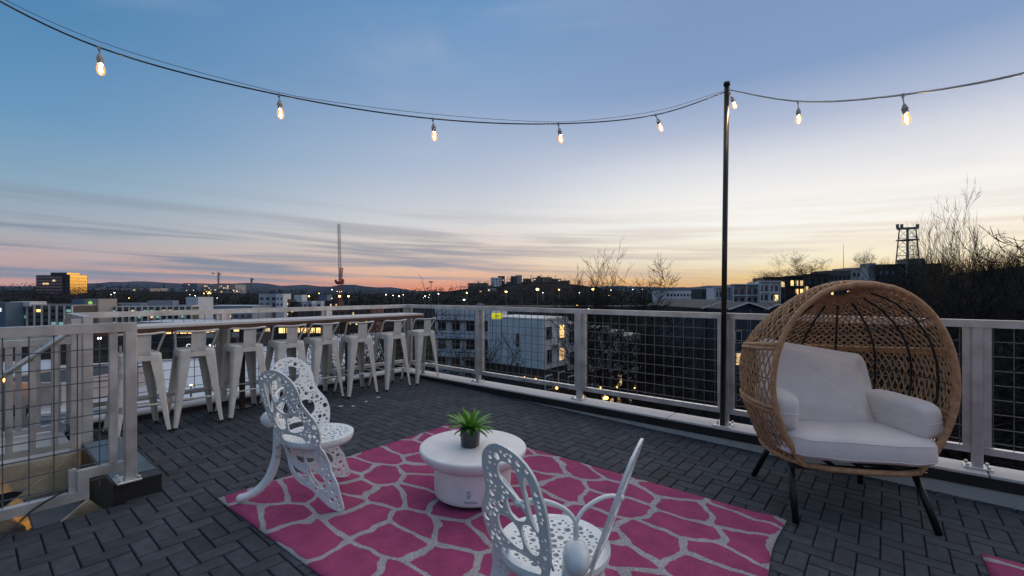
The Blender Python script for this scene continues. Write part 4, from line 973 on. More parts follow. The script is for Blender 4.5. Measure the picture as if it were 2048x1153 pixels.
building('shop_row', 'long low shop row with warm lit fronts seen through the bar stools', 262, 640, 646, 158, 20, R(4), wall='w_dark', rows=1, cols=26, lit=.72, fh=3.2, wsize=(.8, .55), top_gap=1.2, litmats=('lit', 'lit', 'litdim'), roof='roofpale')
t, w, h, zg = building('sign_building', 'dark roofed shop with white lettering behind the second bar stool', 340, 470, 679, 98, 16, R(3), wall='w_dark', rows=1, cols=8, lit=.0, fh=3, top_gap=2.6, zb=-17.5)
text('Cro', 1.35, M['signwhite'], t, Matrix.Translation((-w*.16, -.10, h-1.9)))
for k in range(7): q = MB(); q.bbox((w*.10+k*.62, -.12, h-1.75), (w*.10+k*.62+.4, -.07, h-1.1-.25*(k % 2))); q.build('sign_stroke', M['signwhite'], t)

M['wetroof'] = mat('wet_white_membrane', (.50, .52, .57), .10, 0, .12, .25, .02, .6, .7)
def flat_roof(name, label, pts, z, m, thick=6.5, cat='roof'):
    P = []
    for x, y in pts:
        d = camdir(x, y); s = (z-CH)/d.z; P.append((d.x*s, d.y*s))
    t = thing(name, label, cat, (P[0][0], P[0][1], z-thick)); L = [(x-P[0][0], y-P[0][1]) for x, y in P]
    b = MB(); b.prism(L, thick-.4, thick); b.build('roof', M[m], t)
    cx, cy = sum(p[0] for p in L)/len(L), sum(p[1] for p in L)/len(L)
    b = MB(); b.prism([(x+(cx-x)*.01, y+(cy-y)*.01) for x, y in L], 0, thick-.41); b.build('wall', M['w_grey'], t)
    b = MB()
    for (x0, y0), (x1, y1) in zip(L, L[1:]+L[:1]): b.bar((x0, y0, thick+.12), (x1, y1, thick+.12), .3, .24)
    b.build('kerb', M['trim'], t); return t, L, thick
t, L, th = flat_roof('neighbour_roof', 'wet pale flat roof reflecting the dusk behind the left bar stools', [(120, 735), (445, 716), (470, 790), (60, 835)], -9.0, 'wetroof')
for i, (fx, fy, s) in enumerate(((.5, .35, .9), (.62, .6, .6))):
    q = MB(); x = L[0][0]+(L[1][0]-L[0][0])*fx+(L[3][0]-L[0][0])*fy; y = L[0][1]+(L[1][1]-L[0][1])*fx+(L[3][1]-L[0][1])*fy
    q.bevbox((x, y, th+s*.45), (s*1.4, s, s*.9), .05); q.lathe([(.25*s, 0), (.25*s, .1), (.0, .12)], 12, (x, y, th+s*.9)); q.build('roof_unit', M['w_grey'], t)
flat_roof('neighbour_roof', 'blue grey flat roof seen between the middle bar stools', [(452, 700), (640, 690), (655, 765), (478, 795)], -10.0, 'roofpale')
flat_roof('neighbour_roof', 'small pale roof behind the right hand bar stools', [(655, 672), (750, 668), (770, 720), (668, 735)], -9.0, 'roofpale')
flat_roof('neighbour_roof', 'pale low roof seen through the far left pickets', [(-140, 735), (110, 722), (110, 765), (-140, 790)], -10.5, 'roofpale')
t, w, h, zg = building('lamp_lit_house', 'house wall lit orange by a sodium lamp behind the left pickets', -60, 128, 772, 42, 10, R(-3), wall='w_beige', rows=2, cols=7, lit=.0, fh=2.6, wsize=(.45, .4), zb=-17.5, glass='glassblue')

# centre: stepped row of white townhouses
M['lampwarm'] = mat('entry_lamp_glow', (1, .7, .3), emit=(1, .5, .12), estr=5)
cx_, cd_ = 3.7, 55.0; ux, uy = .627, .78
ULAB = ['white and dark brick townhouse nearest the railing, blank end wall towards the terrace', 'white and dark brick townhouse second in the stepped row', 'white and dark brick townhouse third in the stepped row', 'white and dark brick townhouse fourth in the stepped row', 'white and dark brick townhouse farthest down the stepped row']
rot = YAW+math.atan2(uy, ux)
for k in range(5):
    p = lat(cx_+ux*5.85*k, cd_+uy*5.85*k); zt = -2.0-.95*k; zmid = zt-6.0; zg = -18.5
    t = thing('townhouse', ULAB[k], 'townhouse', (p.x, p.y, zg), rot, 'stepped townhouse row')
    off = .35*(k % 2)
    b = MB(); b.bbox((.004, off, zmid-zg), (5.84, 8.9, zt-zg)); b.build('upper_wall', M['w_white'], t)
    b = MB(); b.bbox((.002, off+.12, 0), (5.842, 8.88, zmid-zg-.002)); b.build('lower_wall', M['w_dark'], t)
    b = MB(); b.bbox((.0, off-.08, zt-zg), (5.845, 8.95, zt-zg+.22)); b.build('roof_edge', M['trim'], t)
    for zz, lst in ((zt-zg-1.6, ((1.3, 1.2, 1.5, 'glassblue'), (4.2, 1.0, 1.6, 'lit' if k in (0, 1) else 'glassdark'))), (zt-zg-4.5, ((1.4, 1.0, 1.7, 'glassdark'), (4.3, 1.3, 1.5, 'litdim' if k == 0 else 'glassblue'))), (zt-zg-7.7, ((1.3, 1.3, 1.6, 'glassblue'), (4.2, 1.2, 1.7, 'litdim' if k in (1, 3) else 'glassblue'))), (zt-zg-11.0, ((1.4, 1.0, 1.7, 'lit' if k in (1, 2) else 'litdim'), (4.0, 1.1, 2.1, 'litdim')))):
        for x, ww, wh, m in lst:
            q = MB(); q.bbox((x-ww/2-.09, off-.06, zz-wh/2-.09), (x+ww/2+.09, off+.2, zz+wh/2+.09)); f_ = q.build('window', M['trim'], t)
            q = MB(); q.bbox((x-ww/2, off-.09, zz-wh/2), (x-.04, off-.055, zz+wh/2)); q.bbox((x+.04, off-.09, zz-wh/2), (x+ww/2, off-.055, zz+wh/2)); q.build('pane', M[m], f_)
    b = MB(); b.bbox((2.2, off-.9, zt-zg-3.2), (3.6, off-.01, zt-zg-3.05)); b.bbox((2.2, off-.9, zt-zg-3.05), (2.26, off-.85, zt-zg-2.0)); b.bbox((3.54, off-.9, zt-zg-3.05), (3.6, off-.85, zt-zg-2.0)); b.bbox((2.2, off-.9, zt-zg-2.0), (3.6, off-.85, zt-zg-1.95)); b.build('balcony', M['trim'], t)
    q = MB(); q.lathe([(.0, -.22), (.14, -.15), (.14, .12), (.0, .2)], 8, (2.9, off-.15, zt-zg-8.6)); q.build('entry_lamp', M['lampwarm'], t)
    if k == 0:
        for zz, wh in ((zt-zg-2.6, 1.7), (zmid-zg-.4, 1.7)):
            q = MB(); q.bbox((-.07, 3.6, zz-wh/2), (.1, 4.05, zz+wh/2)); q.build('window', M['glassdark'], t)
        q = MB(); q.bbox((-.09, -.05, zmid-zg-.12), (.0, 8.9, zmid-zg+.1)); q.build('band', M['w_dark'], t)
        for y in (.9, 2.6): q = MB(); q.lathe([(.0, -.25), (.16, -.15), (.16, .12), (.0, .25)], 8, (-.18, y, zmid-zg-1.3)); q.build('entry_lamp', M['lampwarm'], t)
t, w, h, zg = building('terraced_block', 'white block with dark balcony bands left of the townhouse end wall', 868, 985, 622, 74, 10, R(-14), wall='w_white', rows=4, cols=4, lit=.0, fh=3.0, wsize=(.55, .5), zb=-18)
for z in (h-1.6, h-4.6, h-7.6): q = MB(); q.bbox((-w/2+.4, -1.1, z-.12), (w/2-.2, -.02, z+.05)); q.bbox((-w/2+.4, -1.1, z+.9), (w/2-.2, -1.04, z+1.0)); q.build('balcony', M['w_dark'], t)
t = thing('yellow_sign', 'bright yellow rectangular sign on posts beside the white townhouse', 'sign', at(994, 660, 53), YAW)
q = MB(); q.bbox((-.62, -.03, 1.25), (.62, .03, 1.95)); q.build('panel', mat('yellow_sign_panel', (.75, .72, .03), .5, emit=(.8, .75, .02), estr=.55), t)
q = MB(); q.bbox((-.3, -.04, 1.62), (.3, -.032, 1.68)); q.bbox((-.22, -.04, 1.5), (.25, -.032, 1.55)); q.build('print', M['ink'], t)
for x in (-.5, .5): q = MB(); q.bbox((x-.04, .04, -1.5), (x+.04, .1, 1.9)); q.build('post', M['wire'], t)

# right: dark gabled houses below the railing
def gable(label, x0, x1, yridge, yeave, D, depth, wall, turn=0, zb=-17.5):
    pl, pr = at(x0, yeave, D), at(x1, yeave, D); c = (pl+pr)/2; w = (pr-pl).length; he = c.z-zb; hr = at((x0+x1)/2, yridge, D).z-zb
    t = thing('gabled_house', label, 'house', (c.x, c.y, zb), YAW+turn)
    b = MB(); pro = [(-w/2, 0), (w/2, 0), (w/2, he), (0, hr-.12), (-w/2, he)]
    vs = [(x, y, z) for y in (0, depth) for x, z in pro]; b.add(vs, [(0, 1, 2, 3, 4), (9, 8, 7, 6, 5)]+[(i, i+5, (i+1) % 5+5, (i+1) % 5) for i in range(5)]); b.build('wall', M[wall], t)
    for sx in (-1, 1):
        b = MB(); e = Vector((sx*(w/2+.35), 0, he-.35*(hr-he)/(w/2))); r_ = Vector((sx*.01, 0, hr)); o_ = Vector((0, 0, .16))
        vs = [p+Vector((0, y, 0))+oo for oo in (Vector(), o_) for y in (-.4, depth+.4) for p in (e, r_)]
        b.add(vs, [(0, 1, 3, 2), (4, 6, 7, 5), (0, 4, 5, 1), (2, 3, 7, 6), (0, 2, 6, 4), (1, 5, 7, 3)]); rf = b.build('roof', M['roofdark'], t)
        q = MB(); q.bar(e+Vector((0, -.42, .1)), r_+Vector((0, -.42, .1)), .05, .16); q.build('barge_board', M['trim'], rf)
    return t, w, he, hr
t, w, he, hr = gable('dark gabled house left of the black pole, pale roof edges', 1402, 1500, 603, 617, 60, 16, 'w_navy', R(8))
t, w, he, hr = gable('dark navy gabled house behind the pole with two stacked windows', 1455, 1532, 607, 619, 55, 16, 'w_navy', R(8), -17.6)
for z, m in ((at(1480, 674, 55).z+17.6, 'glassblue'), (at(1480, 718, 55).z+17.6, 'litdim')):
    q = MB(); q.bbox((-1.55, -.06, z-.75), (-.7, .05, z+.75)); f_ = q.build('window', M['trim'], t); q = MB(); q.bbox((-1.48, -.09, z-.68), (-.77, -.055, z+.68)); q.build('pane', M[m], f_)
q = MB(); q.bbox((.35, -.09, 0), (.5, .0, he)); q.build('downpipe', M['w_blue'], t)
gable('dark gabled house partly behind the egg chair, left side', 1520, 1590, 610, 622, 57, 16, 'w_navy', R(8), -17.7)
t = thing('garden_umbrella', 'pale open garden umbrella far below, left of the egg chair', 'umbrella', at(1506, 822, 40), 0)
q = MB(); q.lathe([(1.5, 0.9), (.05, 1.6), (.0, 1.62)], 8); q.build('canopy', M['w_blue'], t)
q = MB(); q.tube([(0, 0, -2.5), (0, 0, 1.6)], .03, 6); q.build('pole', M['wire'], t)

# right: apartments stepping up the hill
def balc(t, w, h, n, fh=3.2, m='trim', top=.6, cols=2):
    for r in range(n):
        z = h-top-fh*(r+1)
        q = MB(); q.bbox((-w/2, -1.5, z-.15), (w/2, -.07, z+.1)); sl_ = q.build('balcony', M[m], t)
        q = MB(); q.bbox((-w/2, -1.5, z+.95), (w/2, -1.44, z+1.03))
        for k in range(int(w/.5)): q.bbox((-w/2+k*.5, -1.49, z+.1), (-w/2+k*.5+.05, -1.45, z+.95))
        q.build('balcony_rail', M['wire'], sl_)
    for k in range(cols+1): q = MB(); x = -w/2+.12+(w-.24)*k/cols; q.bbox((x-.12, -1.49, 0), (x+.12, -1.25, h)); q.build('pier', M[m], t)
    q = MB(); q.bbox((-w/2-.2, -1.7, h-.02), (w/2+.2, 1, h+.3)); q.build('roof_slab', M[m], t)
AP = [(1430, 1463, 576, 168, 'w_white', 'white balconied apartment block just left of the black pole, lowest on the hill', .1),
      (1466, 1516, 570, 163, 'w_grey', 'grey balconied apartment block right of the black pole', .1),
      (1519, 1556, 564, 160, 'w_white', 'white and brown apartment block above the egg chair left edge', .12),
      (1530, 1569, 556, 168, 'w_brown', 'brown penthouse block with open roof rising behind the white balconied blocks', .05),
      (1572, 1606, 554, 172, 'w_navy', 'dark apartment block with two bright yellow windows left above the egg chair', .3),
      (1609, 1654, 550, 182, 'w_brown', 'long dark apartment block with a few warm windows above the egg chair', .14)]
for x0, x1, yt, D, wl_, lab, lit in AP:
    t, w, h, zg = building('apartment_block', lab, x0, x1, yt, D, 12, R(-10), wall=wl_, rows=4, cols=4, lit=lit, fh=3.2, top_gap=.8, wsize=(.6, .6), parapet_=False, litmats=('lit', 'litdim'))
    balc(t, w, h, 3, m='w_dark' if wl_ in ('w_navy', 'w_brown') else 'trim')
building('apartment_block', 'beige flat topped block standing highest above the egg chair', 1655, 1698, 543, 190, 14, R(-10), wall='w_brown', rows=3, cols=6, lit=.12, fh=3.2)
building('apartment_block', 'pale beige corner tower with bright windows right of the highest block', 1696, 1721, 537.5, 191, 12, R(-10), wall='w_beige', rows=3, cols=3, lit=.25, fh=3.2)
t, w, h, zg = building('apartment_block', 'dark long apartment block with bluish windows behind the bare trees, far right', 1768, 1868, 530, 150, 14, R(-18), wall='w_dark', rows=3, cols=10, lit=.05, fh=3.3, glass='glassblue', wsize=(.4, .4))
q = MB(); q.bbox((-w/2-2.2, 1, 0), (-w/2-.01, 8, h+.8)); q.build('stair_tower', M['w_grey'], t)
q = MB(); q.bbox((w*.02, 2, h+.13), (w*.3, 9, h+2.2)); q.build('roof_house', M['w_brown'], t)
building('long_shed', 'long white shed below the skyline left of the black pole', 1330, 1402, 583, 330, 20, R(12), wall='w_white', rows=1, cols=10, lit=.0, fh=3.5, roof='roofpale')
building('office_block', 'dark block beside the white balconied apartments, left of the pole', 1404, 1430, 580, 300, 18, 0, wall='w_dark', rows=3, cols=4, lit=.12, fh=3.4)

# centre: houses on the hill
HL = [(936, 975, 567, 'w_brown'), (984, 1003, 556, 'w_white'), (996, 1009, 553, 'w_dark'), (1022, 1034, 553, 'w_navy'), (1034, 1044, 551, 'w_grey'), (1012, 1026, 564, 'w_grey'), (1030, 1044, 564, 'w_beige'), (1046, 1062, 558, 'w_brown'), (1066, 1086, 556, 'w_brown'), (1074, 1081, 553, 'w_brick'), (1086, 1104, 555, 'w_brown'), (1102, 1122, 558, 'w_brown'), (1118, 1138, 562, 'w_dark'), (950, 972, 575, 'w_dark'), (975, 992, 577, 'w_grey'), (1006, 1020, 575, 'w_dark'), (1032, 1052, 578, 'w_brown'), (1058, 1074, 572, 'w_dark')]
HN = ['brown', 'white', 'black', 'navy', 'grey', 'small grey', 'beige', 'low brown', 'brown flat roofed', 'brick red', 'wide brown', 'stepped brown', 'dark', 'dark lower', 'pale grey lower', 'black lower', 'brown lower', 'dark middle']
for i, (x0, x1, yt, wm) in enumerate(HL):
    building('hill_house', f'{HN[i]} house on the lamp dotted hill, {["leftmost", "second from left", "third from left"][i] if i < 3 else ("left of the crest" if x1 < 1040 else "right of the crest")}', x0, x1, yt, 690+7*i if yt < 570 else 640, 10, R(BRND.uniform(-15, 15)), wall=wm, rows=3, cols=3, lit=.10, fh=3.4, cat='house', group='houses on the hill')

# road bank across the middle distance
b = MB(); P = [(at(x, HY, 265), at(x, HY, 285)) for x in np.linspace(820, 1420, 24)]
vs = []
for i, (p, q) in enumerate(P): z = -6.3-.6*math.sin(i/23*math.pi); vs += [(p.x, p.y, z), (q.x, q.y, z), (p.x, p.y, -16), (q.x, q.y, -16)]
b.add(vs, [f for i in range(23) for f in ((4*i, 4*i+4, 4*i+5, 4*i+1), (4*i+2, 4*i+6, 4*i+4, 4*i), (4*i+1, 4*i+5, 4*i+7, 4*i+3))]); o = b.build('highway', mat('asphalt_bank', (.06, .055, .052), .9, 0, .3, .2)); o['kind'] = 'structure'
for i, (x, y) in enumerate(((960, 607), (1030, 605.5), (1110, 606), (1265, 604), (1310, 604))):
    p = at(x, y, 272); t = thing('car', ['pale car on the highway below the hill, leftmost', 'dark car on the highway under the left bright lamp', 'dark car on the highway between the two bright lamps', 'dark car with red tail lights on the highway', 'rightmost car on the highway with red tail lights'][i], 'car', (p.x, p.y, -6.6), YAW, 'cars on the highway')
    b = MB(); pro = [(-2.2, .3), (2.2, .3), (2.25, .85), (1.3, .95), (.8, 1.45), (-1.1, 1.48), (-1.8, .95), (-2.25, .9)]
    n = len(pro); b.add([(x_, y_, z_) for y_ in (-.85, .85) for x_, z_ in pro], [tuple(range(n)), tuple(range(2*n-1, n-1, -1))]+[(k, k+n, (k+1) % n+n, (k+1) % n) for k in range(n)]); b.build('body', M['w_grey' if i == 0 else 'w_dark'], t)
    for x_ in (-1.4, 1.4):
        for y_ in (-.86, .86): q = MB(); q.lathe([(.0, -.1), (.33, -.1), (.33, .1), (.0, .1)], 10); o = q.build('wheel', M['rubber'], t); o.matrix_local = Matrix.Translation((x_, y_, .33)) @ Matrix.Rotation(R(90), 4, 'X')
    q = MB(); q.bbox((2.2, -.8, .6), (2.3, .8, .8)); q.build('tail_light', mat(f'red_tail_light_{i}', (.6, .02, .02), emit=(1, .05, .03), estr=6 if i > 2 else .5), t)

# ---------------------------------------------------------------- lamps
def lamp(label, x, y, D, m, r=.55, pole=None, group=None):
    p = at(x, y, D); g_ = tz(p); hgt = p.z-g_ if pole is None else pole
    t = thing('street_lamp', label, 'street lamp', (p.x, p.y, p.z-hgt), YAW, group)
    b = MB(); b.tube([(0, 0, 0), (0, 0, hgt*.97), (-.15*r, 0, hgt+.1*r)], [.14*max(1, D/160), .08*max(1, D/160), .05*max(1, D/160)], 6); b.build('pole', M['wire'], t)
    b = MB(); b.lathe([(.0, -.7*r), (.75*r, -.5*r), (r, 0), (.7*r, .45*r), (.0, .6*r)], 10, (0, 0, hgt)); b.build('lamp_head', m, t, smooth=True)
LY = mat('sodium_yellow_lamp', (1, .7, .2), emit=(1, .62, .12), estr=18); LW = mat('white_lamp', (1, 1, .9), emit=(1, .95, .75), estr=11); LO = mat('sodium_orange_lamp', (1, .5, .1), emit=(1, .38, .03), estr=30); LG = mat('greenish_lamp', (.8, 1, .7), emit=(.8, 1, .55), estr=9)
for a in [('bright yellow street lamp on a tall mast left of the bare trees', 1075, 579, 255, LY, .8), ('bright yellow street lamp on a tall mast among the bare trees', 1186, 579, 250, LY, .8), ('yellow street lamp above the greenish glow on the hill foot', 1012, 584, 285, LY, .62), ('small warm street lamp at the left foot of the house hill', 933.5, 586, 300, LY, .45), ('greenish white lamp just above the railing left of the hill', 928, 600, 200, LG, .42),
          ('warm street lamp right at the red crane', 679, 593, 262, LY, .62), ('warm street lamp just right of the red crane', 697, 593, 270, LY, .5), ('warm street lamp left of the red crane', 618, 593, 300, LY, .45), ('white street lamp above the railing corner', 798, 593, 330, LW, .42), ('pale lamp right of the railing corner', 850, 593, 340, LW, .4), ('white lamp on the skyline left of the house hill', 877, 588, 420, LW, .5), ('yellow lamp just above the right railing among branches', 1154, 611, 150, LY, .28), ('pale lamp just above the right railing by the tree trunk', 1177, 618, 130, LG, .2)]:
    lamp(*a)
lamp('brilliant lamp behind the far left picket railing', 199, 677, 96, LW, .33, 9)
lamp('orange lamp glowing low between the railing and the parapet', 1212, 796, 44, LO, .22, 4)
lamp('orange sodium lamp at the far left edge behind the pickets', 8, 760, 40.5, LO, .24, 7)
lamp('small lamp behind the leftmost bar stool', 287, 660, 120, LW, .25, 6); lamp('low lamp under the second bar stool seat', 382, 771, 45, LY, .1, 3)
rl = random.Random(4)
for i in range(34):
    x = rl.uniform(200, 1330); y = rl.uniform(579, 598); D = rl.uniform(380, 620)
    if x > 700 and x < 900: y = max(y, 590)
    lamp('tiny distant lamp in the dark town below the skyline', x, y, D, rl.choice((LW, LW, LY)), rl.uniform(.22, .5), 8, 'distant town lamps')

# ---------------------------------------------------------------- cranes and masts
def lattice(b, p0, p1, w, n, r):
    p0, p1 = Vector(p0), Vector(p1); ax = (p1-p0).normalized(); u = ax.cross(Vector((0, 1, 0))).normalized(); v = ax.cross(u)
    cs = [u*w/2*i+v*w/2*j for i, j in ((-1, -1), (1, -1), (1, 1), (-1, 1))]
    for c in cs: b.bar(p0+c, p1+c, r*1.4)
    for k in range(n):
        a, e = p0.lerp(p1, k/n), p0.lerp(p1, (k+1)/n)
        for i in range(4):
            j = (i+1) % 4; b.bar(a+cs[i], e+cs[j], r); b.bar(a+cs[i], a+cs[j], r)
M['crane_red'] = mat('red_crane_paint', (.30, .028, .022), .6); M['crane_pale'] = mat('pale_crane_paint', (.16, .15, .15), .6)
p = at(680, 585, 300); g_ = tz(p)
t = thing('tower_crane', 'tall luffing crane with red tower and near vertical lattice jib', 'crane', (p.x, p.y, g_), YAW)
zj = at(680, 563, 300).z-g_
b = MB(); lattice(b, (0, 0, 0), (0, 0, zj-2), 1.9, 9, .16); b.build('tower', M['crane_red'], t)
b = MB(); b.bbox((-2.3, -1.2, zj-2), (2.3, 1.2, zj)); b.bbox((-3.2, -.9, zj-1.0), (-2.3, .9, zj+1.0)); b.bbox((1.2, -.8, zj), (2.5, .8, zj+1.4)); b.build('machinery_deck', M['crane_red'], t)
b = MB(); lattice(b, (.3, 0, zj), (1.0, 0, zj+9), 1.5, 4, .16); b.build('a_frame', M['crane_red'], t)
b = MB(); lattice(b, (0, 0, zj), (-.7, 0, at(680, 448, 300).z-g_), 1.35, 24, .085); b.bar((1.0, 0, zj+9), (-.7, 0, zj+30), .07); b.build('jib', M['crane_pale'], t)
def small_crane(label, x, yt, D, left):
    p = at(x, 585, D); g_ = -8; hz = at(x, yt, D).z-g_; t = thing('tower_crane', label, 'crane', (p.x, p.y, g_), YAW, 'distant cranes')
    b = MB(); lattice(b, (0, 0, 0), (0, 0, hz), 2.2, 10, .35); b.build('tower', M['crane_pale'], t)
    b = MB(); lattice(b, (-9*left, 0, hz-3), (-26*left+12, 0, hz-1.5), 1.4, 8, .3) if left else b.bbox((-1.4, -1, hz-9), (1.4, 1, hz-3)); b.bar((0, 0, hz), (-18*left, 0, hz-2.5), .3); b.bbox((2, -1, hz-5), (5, 1, hz-2.5)); b.build('jib', M['crane_pale'], t)
small_crane('small distant crane with short jib above the beige midrise', 437, 545, 950, 1); small_crane('small distant crane mast right of the beige midrise', 503, 556, 950, 0)
def mast(label, x, yt, yb, D, r):
    p = at(x, yb, D); h = (yb-yt)/F*D; b = MB(); b.tube([(0, 0, 0), (0, 0, h*.6), (0, 0, h)], [r, r*.7, r*.4], 5); o = b.build('mast', M['wire']); o.location = p; tag(o, label, 'mast')
mast('thin mast rising above the apartment roofs left of the tall tower', 1687, 487, 545, 195, .12); mast('thin mast on the dark skyline right of the bare trees', 1294, 560, 600, 300, .22); mast('thin pole left of the black light pole on the skyline', 1406, 565, 600, 330, .22); mast('slim pole below the house hill just above the railing', 1044, 587, 614, 150, .12)
p = at(862, 575, 500); t = thing('light_mast', 'tall mast with a ring of floodlights on the skyline left of the hill', 'mast', (p.x, p.y, -14), YAW)
b = MB(); b.tube([(0, 0, 0), (0, 0, 27)], [.5, .35], 6); b.build('pole', M['wire'], t); b = MB(); b.lathe([(.0, 26), (2.6, 26.2), (2.6, 27.2), (.0, 27.6)], 8); b.build('lamp_ring', M['wire'], t)
p = at(1815, 585, 150); t = thing('lattice_tower', 'steel lattice tower with a wide antenna crossbar on the right skyline', 'tower', (p.x, p.y, 2), YAW)
zt = at(1815, 458, 150).z-2; zm = at(1815, 472, 150).z-2
b = MB()
for sx in (-1, 1):
    for sy in (-1, 1): b.bar((sx*2.6, sy*2.6, 0), (sx*1.45, sy*1.45, zt), .26)
for k in range(7):
    z0, z1 = zt*k/7, zt*(k+1)/7; w0, w1 = 2.6-1.15*k/7, 2.6-1.15*(k+1)/7
    for sy in (-1, 1): b.bar((-w0, sy*w0, z0), (w1, sy*w1, z1), .09); b.bar((w0, sy*w0, z0), (-w1, sy*w1, z1), .09); b.bar((-w1, sy*w1, z1), (w1, sy*w1, z1), .2)
    for sx in (-1, 1): b.bar((sx*w0, -w0, z0), (sx*w1, w1, z1), .08)
b.build('frame', M['crane_pale'], t)
b = MB(); b.bar((-3.3, 0, zt), (3.3, 0, zt+.25), .75, .7); b.build('crossbar', M['crane_pale'], t)
for sx in (-3.3, 3.3, -1.9): b = MB(); b.bbox((sx-.3, -.3, zt+.2), (sx+.3, .3, zt+1.5)); b.build('antenna', M['crane_pale'], t)
b = MB(); b.bbox((-2.1, -2.1, zm-1.6), (2.1, 2.1, zm-1.25)); b.build('platform', M['crane_pale'], t)

# ---------------------------------------------------------------- trees
def tree_geo(seed, H, spread=.55, r0=.18, levels=5, lean=0.0, dens=1.0, mr=.019):
    rnd = random.Random(seed); A, B = MB(), MB(); wob = [.045, .11, .16, .19, .2, .2, .2, .2]
    def grow(p, d, L, r, lev):
        n = 4 if lev < 2 else 3; pts = [p]; rs = [r]
        q, dd = p.copy(), d.copy()
        for i in range(n):
            dd = (dd+Vector((rnd.gauss(0, wob[lev]), rnd.gauss(0, wob[lev]), rnd.gauss(.02, .11)))).normalized(); q = q+dd*(L/n); pts.append(q.copy()); rs.append(r*(1-.5*(i+1)/n))
        (A if lev < 2 else B).tube(pts, rs, 6 if lev < 1 else (4 if lev < 3 else 3), False)
        if lev >= levels: return
        k = {0: 6, 1: 4, 2: 4, 3: 4, 4: 3}.get(lev, 2); k = max(2, int(k*dens+.5))
        for j in range(k):
            u = rnd.uniform(.32, 1.0) if lev else rnd.uniform(.42, 1.0)
            if j == 0: u = 1.0
            i = min(n-1, int(u*n)); f = u*n-i; bp = pts[i].lerp(pts[i+1], f); br = rs[i]*(1-f)+rs[i+1]*f
            a = rnd.uniform(0, 2*math.pi); side = Vector((math.cos(a), math.sin(a), 0)); nd = (dd*(1-spread*(1 if j else .4))+side*spread*(1 if j else .5)+Vector((0, 0, .12))).normalized()
            grow(bp, nd, L*rnd.uniform(.52, .74), max(mr, br*.68), lev+1)
    grow(Vector((0, 0, 0)), Vector((lean, 0, 1)).normalized(), H*.42, r0, 0)
    return A, B
PROTO = []
for s, H, sp, lv in ((3, 18, .60, 6), (8, 20, .52, 6), (15, 16, .68, 6), (22, 14, .55, 5)):
    A, B = tree_geo(s, H, sp, .24, lv); zmax = float(np.percentile([v[2] for v in B.v], 98.5))
    PROTO.append({m: (A.mesh('trunk', M[m]), B.mesh('branches', M[m]), zmax) for m in ('bark', 'barklight')})
def tree(label, x, ytop, D, k, rz, m='bark', zb=None, wide=1.0, group='bare trees beyond the railing'):
    p = at(x, ytop, D); g_ = tz(p)-.3 if zb is None else zb; s = (p.z-g_)/PROTO[k][m][2]
    t = thing('bare_tree', label, 'tree', (p.x, p.y, g_), rz, group); t.scale = (s*wide, s*wide, s)
    mk('trunk', PROTO[k][m][0], t); mk('branches', PROTO[k][m][1], t)
tree('bare tree with tangled branches just behind the railing corner', 893, 628, 30, 0, .3, wide=.72); tree('bare tree behind the right hand bar stools', 790, 640, 27, 2, 1.2, wide=.75); tree('low bare tree behind the middle bar stools', 700, 664, 29, 3, 2.0, wide=1.2)
tree('tall bare tree crossing the second mesh panel, left of the skyline group', 1166, 545, 46, 1, .5, wide=.62); tree('tall bare tree in the middle of the skyline group', 1222, 538, 49, 0, 2.4, wide=.72); tree('bare tree at the right of the skyline group', 1278, 542, 57, 2, 4.0, wide=.7); tree('small bare tree before the white end wall', 962, 682, 38, 3, .9, wide=.7); tree('bare tree among the townhouse windows', 1250, 650, 46, 3, 3.2, wide=.7)
tree('pale bare tree above the stepped apartments', 1612, 510, 200, 2, .2, 'barklight', wide=1.0); tree('smaller pale bare tree left of the apartments crest', 1562, 523, 205, 0, 1.0, 'barklight', wide=1.2)
tree('slim pale bare tree left of the lattice tower', 1745, 502, 150, 1, 2, 'barklight', wide=.7); tree('slim bare tree right of the lattice tower', 1885, 512, 75, 1, .4, 'barklight', wide=.6); tree('tallest pale bare tree at the far right', 1945, 415, 42, 1, 1.7, 'barklight', wide=.36); tree('spreading dark bare tree at the right edge', 2035, 484, 34, 2, 2.6, wide=.95); tree('dark bare tree left of the right edge', 1985, 508, 38, 0, .7, wide=.8); tree('dark bare tree behind the egg chair top', 1810, 556, 60, 0, 3.3, wide=.8); tree('bare tree beyond the right frame edge reaching in', 2120, 470, 30, 1, 5.2, wide=1.2)
tree('dark bare tree on the slope below the gabled houses', 1355, 670, 46, 2, 1.5, wide=.9); tree('dark bare tree on the slope left of the pole', 1410, 690, 40, 0, 4.4, wide=1.2); tree('dark bare tree on the slope behind the egg chair', 1700, 600, 42, 0, 2.9, wide=1.3); tree('dark bare tree on the slope right of the egg chair', 1935, 600, 26, 2, .1, wide=1.2)

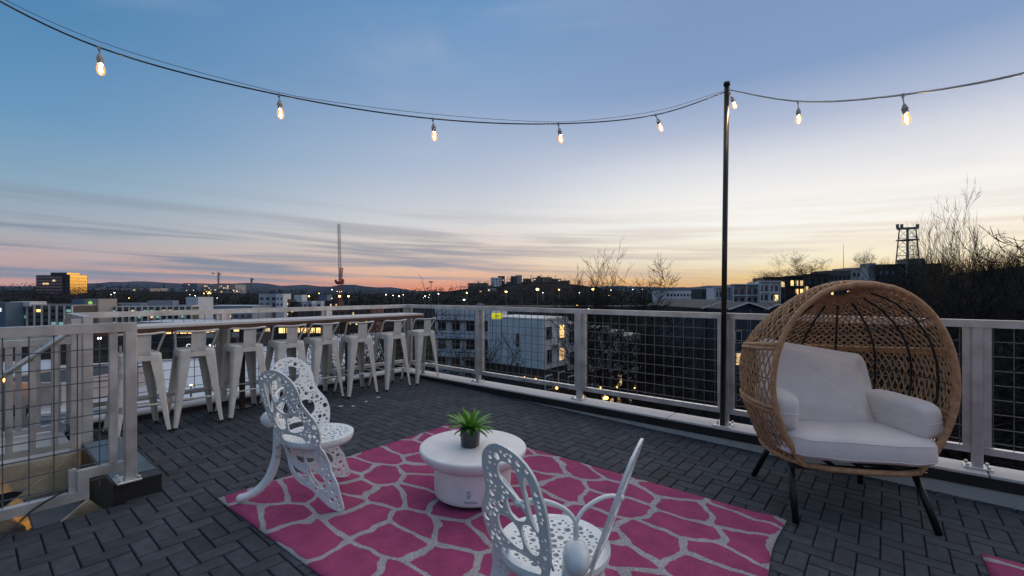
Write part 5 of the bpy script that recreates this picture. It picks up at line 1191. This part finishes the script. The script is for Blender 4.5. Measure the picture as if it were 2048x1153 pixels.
# brush on the slopes and far-off woods: nobody could count these
rb = random.Random(33); b = MB()
for i in range(4200):
    x = rb.uniform(1290, 2300); D = rb.uniform(26, 125) if i < 2400 or x < 1800 else rb.uniform(110, 190); p = at(x, HY, D); z = tz(p)
    if x < 1640 and D > 50 and D < 90: continue
    hgt = rb.uniform(1.5, 5.5)*(1 if D < 110 else 1.5)
    for k in range(4):
        a = rb.uniform(0, 6.28); e = rb.uniform(.1, .6); q0 = Vector((p.x+rb.uniform(-1, 1), p.y+rb.uniform(-1, 1), z)); d = Vector((math.cos(a)*e, math.sin(a)*e, 1))
        q1 = q0+d*hgt*.6; d2 = d+Vector((rb.uniform(-.7, .7), rb.uniform(-.7, .7), -.1)); q2 = q1+d2*hgt*.5
        b.tube([q0, q1, q2], [.05, .03, .012], 3, False)
o = b.build('hillside_brush', M['twig'], kind='stuff'); o['label'] = 'dark leafless brush covering the right hand slope'
b = MB()
for i in range(5200):
    if i < 3400: x = rb.uniform(-200, 1450); D = rb.choice((rb.uniform(330, 520), rb.uniform(500, 900)))
    else: x = rb.uniform(1300, 2300); D = rb.uniform(330, 620)
    p = at(x, HY, D); z = tz(p); hh = rb.uniform(5, 11); w = rb.uniform(2.5, 5.5); c = Vector((p.x, p.y, z+hh*.55))
    for k in range(7):
        a = rb.uniform(0, 6.28); ph = rb.uniform(-1, 1.4); n_ = Vector((math.cos(a)*math.cos(ph), math.sin(a)*math.cos(ph), math.sin(ph))); q = c+Vector((n_.x*w*.7, n_.y*w*.7, n_.z*hh*.5))
        s = rb.uniform(.6, 1.7); u = Vector((rb.uniform(-1, 1), rb.uniform(-1, 1), rb.uniform(-.2, 1))).normalized()*s; v = Vector((rb.uniform(-1, 1), rb.uniform(-1, 1), rb.uniform(-1, 1))).normalized()*s*.6
        b.add([q-u, q+v, q+u, q-v], [(0, 1, 2, 3)])
o = b.build('distant_wood', M['twig'], kind='stuff'); o['label'] = 'dark winter woods spread below the skyline'

# ---------------------------------------------------------------- evening haze
b = MB(); b.bbox((-6600, -6600, -45), (6600, 6600, 175)); o = b.build('haze', None if False else M['ground'], kind='stuff'); o['label'] = 'thin bluish evening haze over the town'
hm = bpy.data.materials.new('evening_haze'); hm.use_nodes = True; hm.node_tree.nodes.clear()
hv = N(hm.node_tree, 'ShaderNodeVolumePrincipled'); hv.inputs['Color'].default_value = (.62, .76, 1.0, 1); hv.inputs['Density'].default_value = 3.5e-5; hv.inputs['Anisotropy'].default_value = .2
ho = N(hm.node_tree, 'ShaderNodeOutputMaterial'); hm.node_tree.links.new(hv.outputs[0], ho.inputs['Volume']); o.data.materials.clear(); o.data.materials.append(hm)
